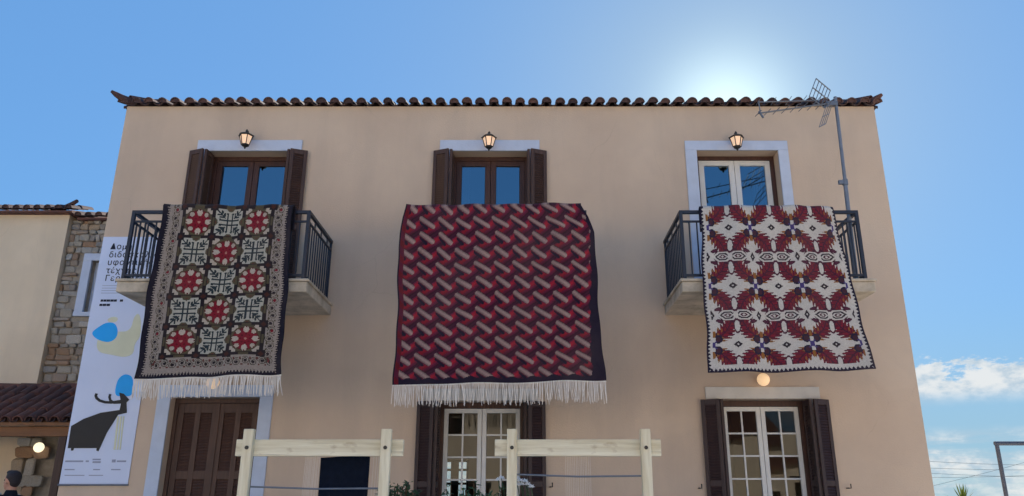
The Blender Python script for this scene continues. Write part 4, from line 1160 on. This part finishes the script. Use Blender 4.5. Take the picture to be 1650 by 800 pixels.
# ------------------------------------------------------------------ far right: pipe frame, yucca, cables
def pipe_frame():
    Y = 4.0; a = at(1606, 716, Y); t = empty('pipe_frame', (a.x, Y, 0), 'dark grey steel pipe frame standing beyond the house corner', 'frame')
    MB().tube([(a.x,Y,0),(a.x,Y,a.z)], .035, 10).build('upright', M['dark_pipe'], t, smooth=60); MB().tube([(a.x+3.2,Y,0),(a.x+3.2,Y,a.z)], .035, 10).build('upright', M['dark_pipe'], t, smooth=60)
    MB().tube([(a.x-.036,Y,a.z+.012),(a.x+3.236,Y,a.z+.012)], .037, 10).build('crossbar', M['dark_pipe'], t, smooth=60)
pipe_frame()
def yucca():
    Y = 8.0; p = at(1552, 806, Y); r_ = random.Random(5)
    t = empty('yucca', (p.x, Y, 0), 'spiky yellow-green yucca crown behind the corner of the house', 'plant')
    MB().tube([(p.x,Y,0),(p.x+.03,Y,.7),(p.x,Y,p.z-.12)], [.10,.085,.07], 10).build('trunk', M['bark'], t, smooth=60)
    for k in range(46):
        a = r_.uniform(0, 6.28); el = r_.uniform(-.2, 1.4); L_ = r_.uniform(.38, .55); mb = MB()
        d = Vector((math.cos(a)*math.cos(el), math.sin(a)*math.cos(el), math.sin(el))); s = d.cross(Vector((0,0,1))).normalized()
        c = Vector((p.x, Y, p.z-.1)); pts = []
        for j in range(5):
            q = j/4; w_ = .024*(1-q)**.6+.001; m_ = c+d*L_*q+Vector((0,0,-.10*q*q*math.cos(el))); pts += [m_-s*w_, m_+s*w_]
        mb.add(pts, [(2*j, 2*j+1, 2*j+3, 2*j+2) for j in range(4)]).build('leaf', M['palm_leaf'], t)
yucca()
def pole(x, y, h, label):
    t = empty('utility_pole', (x, y, 0), label, 'pole'); MB().tube([(x,y,0),(x,y,h)], [.15,.10], 10).build('post', M['bark'], t, smooth=60)
    MB().box((x-.06, y-1.0, h-.5), (x+.06, y+1.0, h-.38)).build('crossarm', M['bark'], t)
    for k in (-.8, -.3, .3, .8): MB().lathe([(.03,0),(.05,.04),(.03,.08),(.05,.12),(.02,.16)], (x, y+k, h-.38), 8).build('insulator', M['trim'], t)
YC = 45.0
pole(14.0, YC, 6.4, 'wooden utility pole standing hidden behind the house'); pole(52.0, YC+4, 6.6, 'wooden utility pole carrying cables far right')
for k, (pa, pb) in enumerate((((1480,741),(1700,747)),((1480,752),(1700,754)),((1480,760),(1700,766)),((1480,768),(1700,761)),((1500,782),(1700,728)))):
    yo = YC+(-.8,-.3,.3,.8,2)[k]
    a, b = at(*pa, yo), at(*pb, yo+4); e = b-a; a2 = a-e*.25; b2 = b+e*.5
    pts = [a2.lerp(b2, q/10)+Vector((0,0,-.18*math.sin(math.pi*q/10))) for q in range(11)]
    c = MB().tube(pts, .010, 5).build('cable', M['cable'])
    tag(c, ('uppermost of the four thin power cables strung between the far poles', 'second thin power cable below the uppermost one beyond the house', 'third thin power cable down, strung between the far poles', 'lowest of the four thin power cables strung between the far poles', 'thin dark cable slanting up across the four level power cables')[k], 'cable', 'power cables against the clouds')

# ------------------------------------------------------------------ houses across the street: they show in the window panes and throw light back
def far_house(x0, x1, y, h, ridge, wallm, label, depth=8):
    t = empty('street_house', ((x0+x1)/2, y, 0), label, 'house', 'houses across the street')
    n = max(2, int((x1-x0)/3)); holes = []
    for i in range(n):
        cx = x0+(x1-x0)*(i+.5)/n
        for z0 in ((1.0, 4.0) if h > 5 else (1.0,)): holes.append((cx-.5, cx+.5, z0, z0+1.35))
    wm_ = wall_holes(MB(), x0, x1, 0, h, y, y-.3, [(a,b,c,d) for a,b,c,d in holes]); wm_.box((x0,y-depth,0),(x0+.3,y-.3,h)).box((x1-.3,y-depth,0),(x1,y-.3,h)).box((x0+.3,y-depth,0),(x1-.3,y-depth+.3,h))
    wm_.build('wall', wallm, t)
    for a,b,c,d in holes:
        wi = MB().box((a,y-.2,c),(a+.06,y-.14,d)).box((b-.06,y-.2,c),(b,y-.14,d)).box((a+.06,y-.2,d-.06),(b-.06,y-.14,d)).box((a+.06,y-.2,c),(b-.06,y-.14,c+.06)).box(((a+b)/2-.03,y-.199,c+.06),((a+b)/2+.03,y-.141,d-.06)).build('window', M['frame_brown'], t)
        MB().box((a+.06,y-.175,c+.06),(b-.06,y-.17,d-.06)).build('pane', M['glass'], wi)
    yc = y-depth/2; e = .4
    MB().add([(x0-e,y+e,h),(x1+e,y+e,h),(x1+e,y-depth-e,h),(x0-e,y-depth-e,h),(x0-e,yc,ridge),(x1+e,yc,ridge),(x0-e,y+e,h-.12),(x1+e,y+e,h-.12),(x1+e,y-depth-e,h-.12),(x0-e,y-depth-e,h-.12)],
        [(1,0,4,5),(3,2,5,4),(0,3,4),(2,1,5),(6,7,8,9),(0,1,7,6),(2,3,9,8),(1,2,8,7),(3,0,6,9)]).build('roof', M['tile'], t)
far_house(-4.5, 4.6, -24, 6.6, 8.3, M['plaster_opposite'], 'tall cream house with red tiled gable facing the balconies across the street')
far_house(5.2, 11.7, -24, 4.3, 6.4, M['plaster_opposite'], 'squat cream house with steep red tiled roof across the street')
far_house(-21, -5.5, -22, 6.8, 8.6, M['plaster_opposite'], 'broad cream house with red tiled gable across the street from the porch')
far_house(12.3, 17.6, -26, 3.0, 4.2, M['plaster_opposite'], 'low cream house with red tiled gable across the street')
far_house(18.5, 34, -23, 6.6, 8.4, M['plaster_opposite'], 'long cream house with red tiled gable at the end of the street')
far_house(-40, -23, -22, 6.4, 8.2, M['plaster_opposite'], 'two-storey cream house with red tiled gable beyond the broad house')
hv, hf = [], []
n = 60
for i in range(n+1):
    a = R(180)+R(180)*i/n; d = 420
    h = 38+22*math.sin(i*.31)+12*math.sin(i*.83+1)+6*math.sin(i*2.1)
    hv += [(d*math.cos(a), d*math.sin(a), -1), ((d+60)*math.cos(a), (d+60)*math.sin(a), h*.7), ((d+140)*math.cos(a), (d+140)*math.sin(a), h), ((d+400)*math.cos(a), (d+400)*math.sin(a), -1)]
for i in range(n):
    for j in range(3): k = i*4+j; hf.append((k, k+4, k+5, k+1))
tag(MB().add(hv, hf).build('hills', M['hill'], org=(0,0,0), smooth=80), kind='structure')
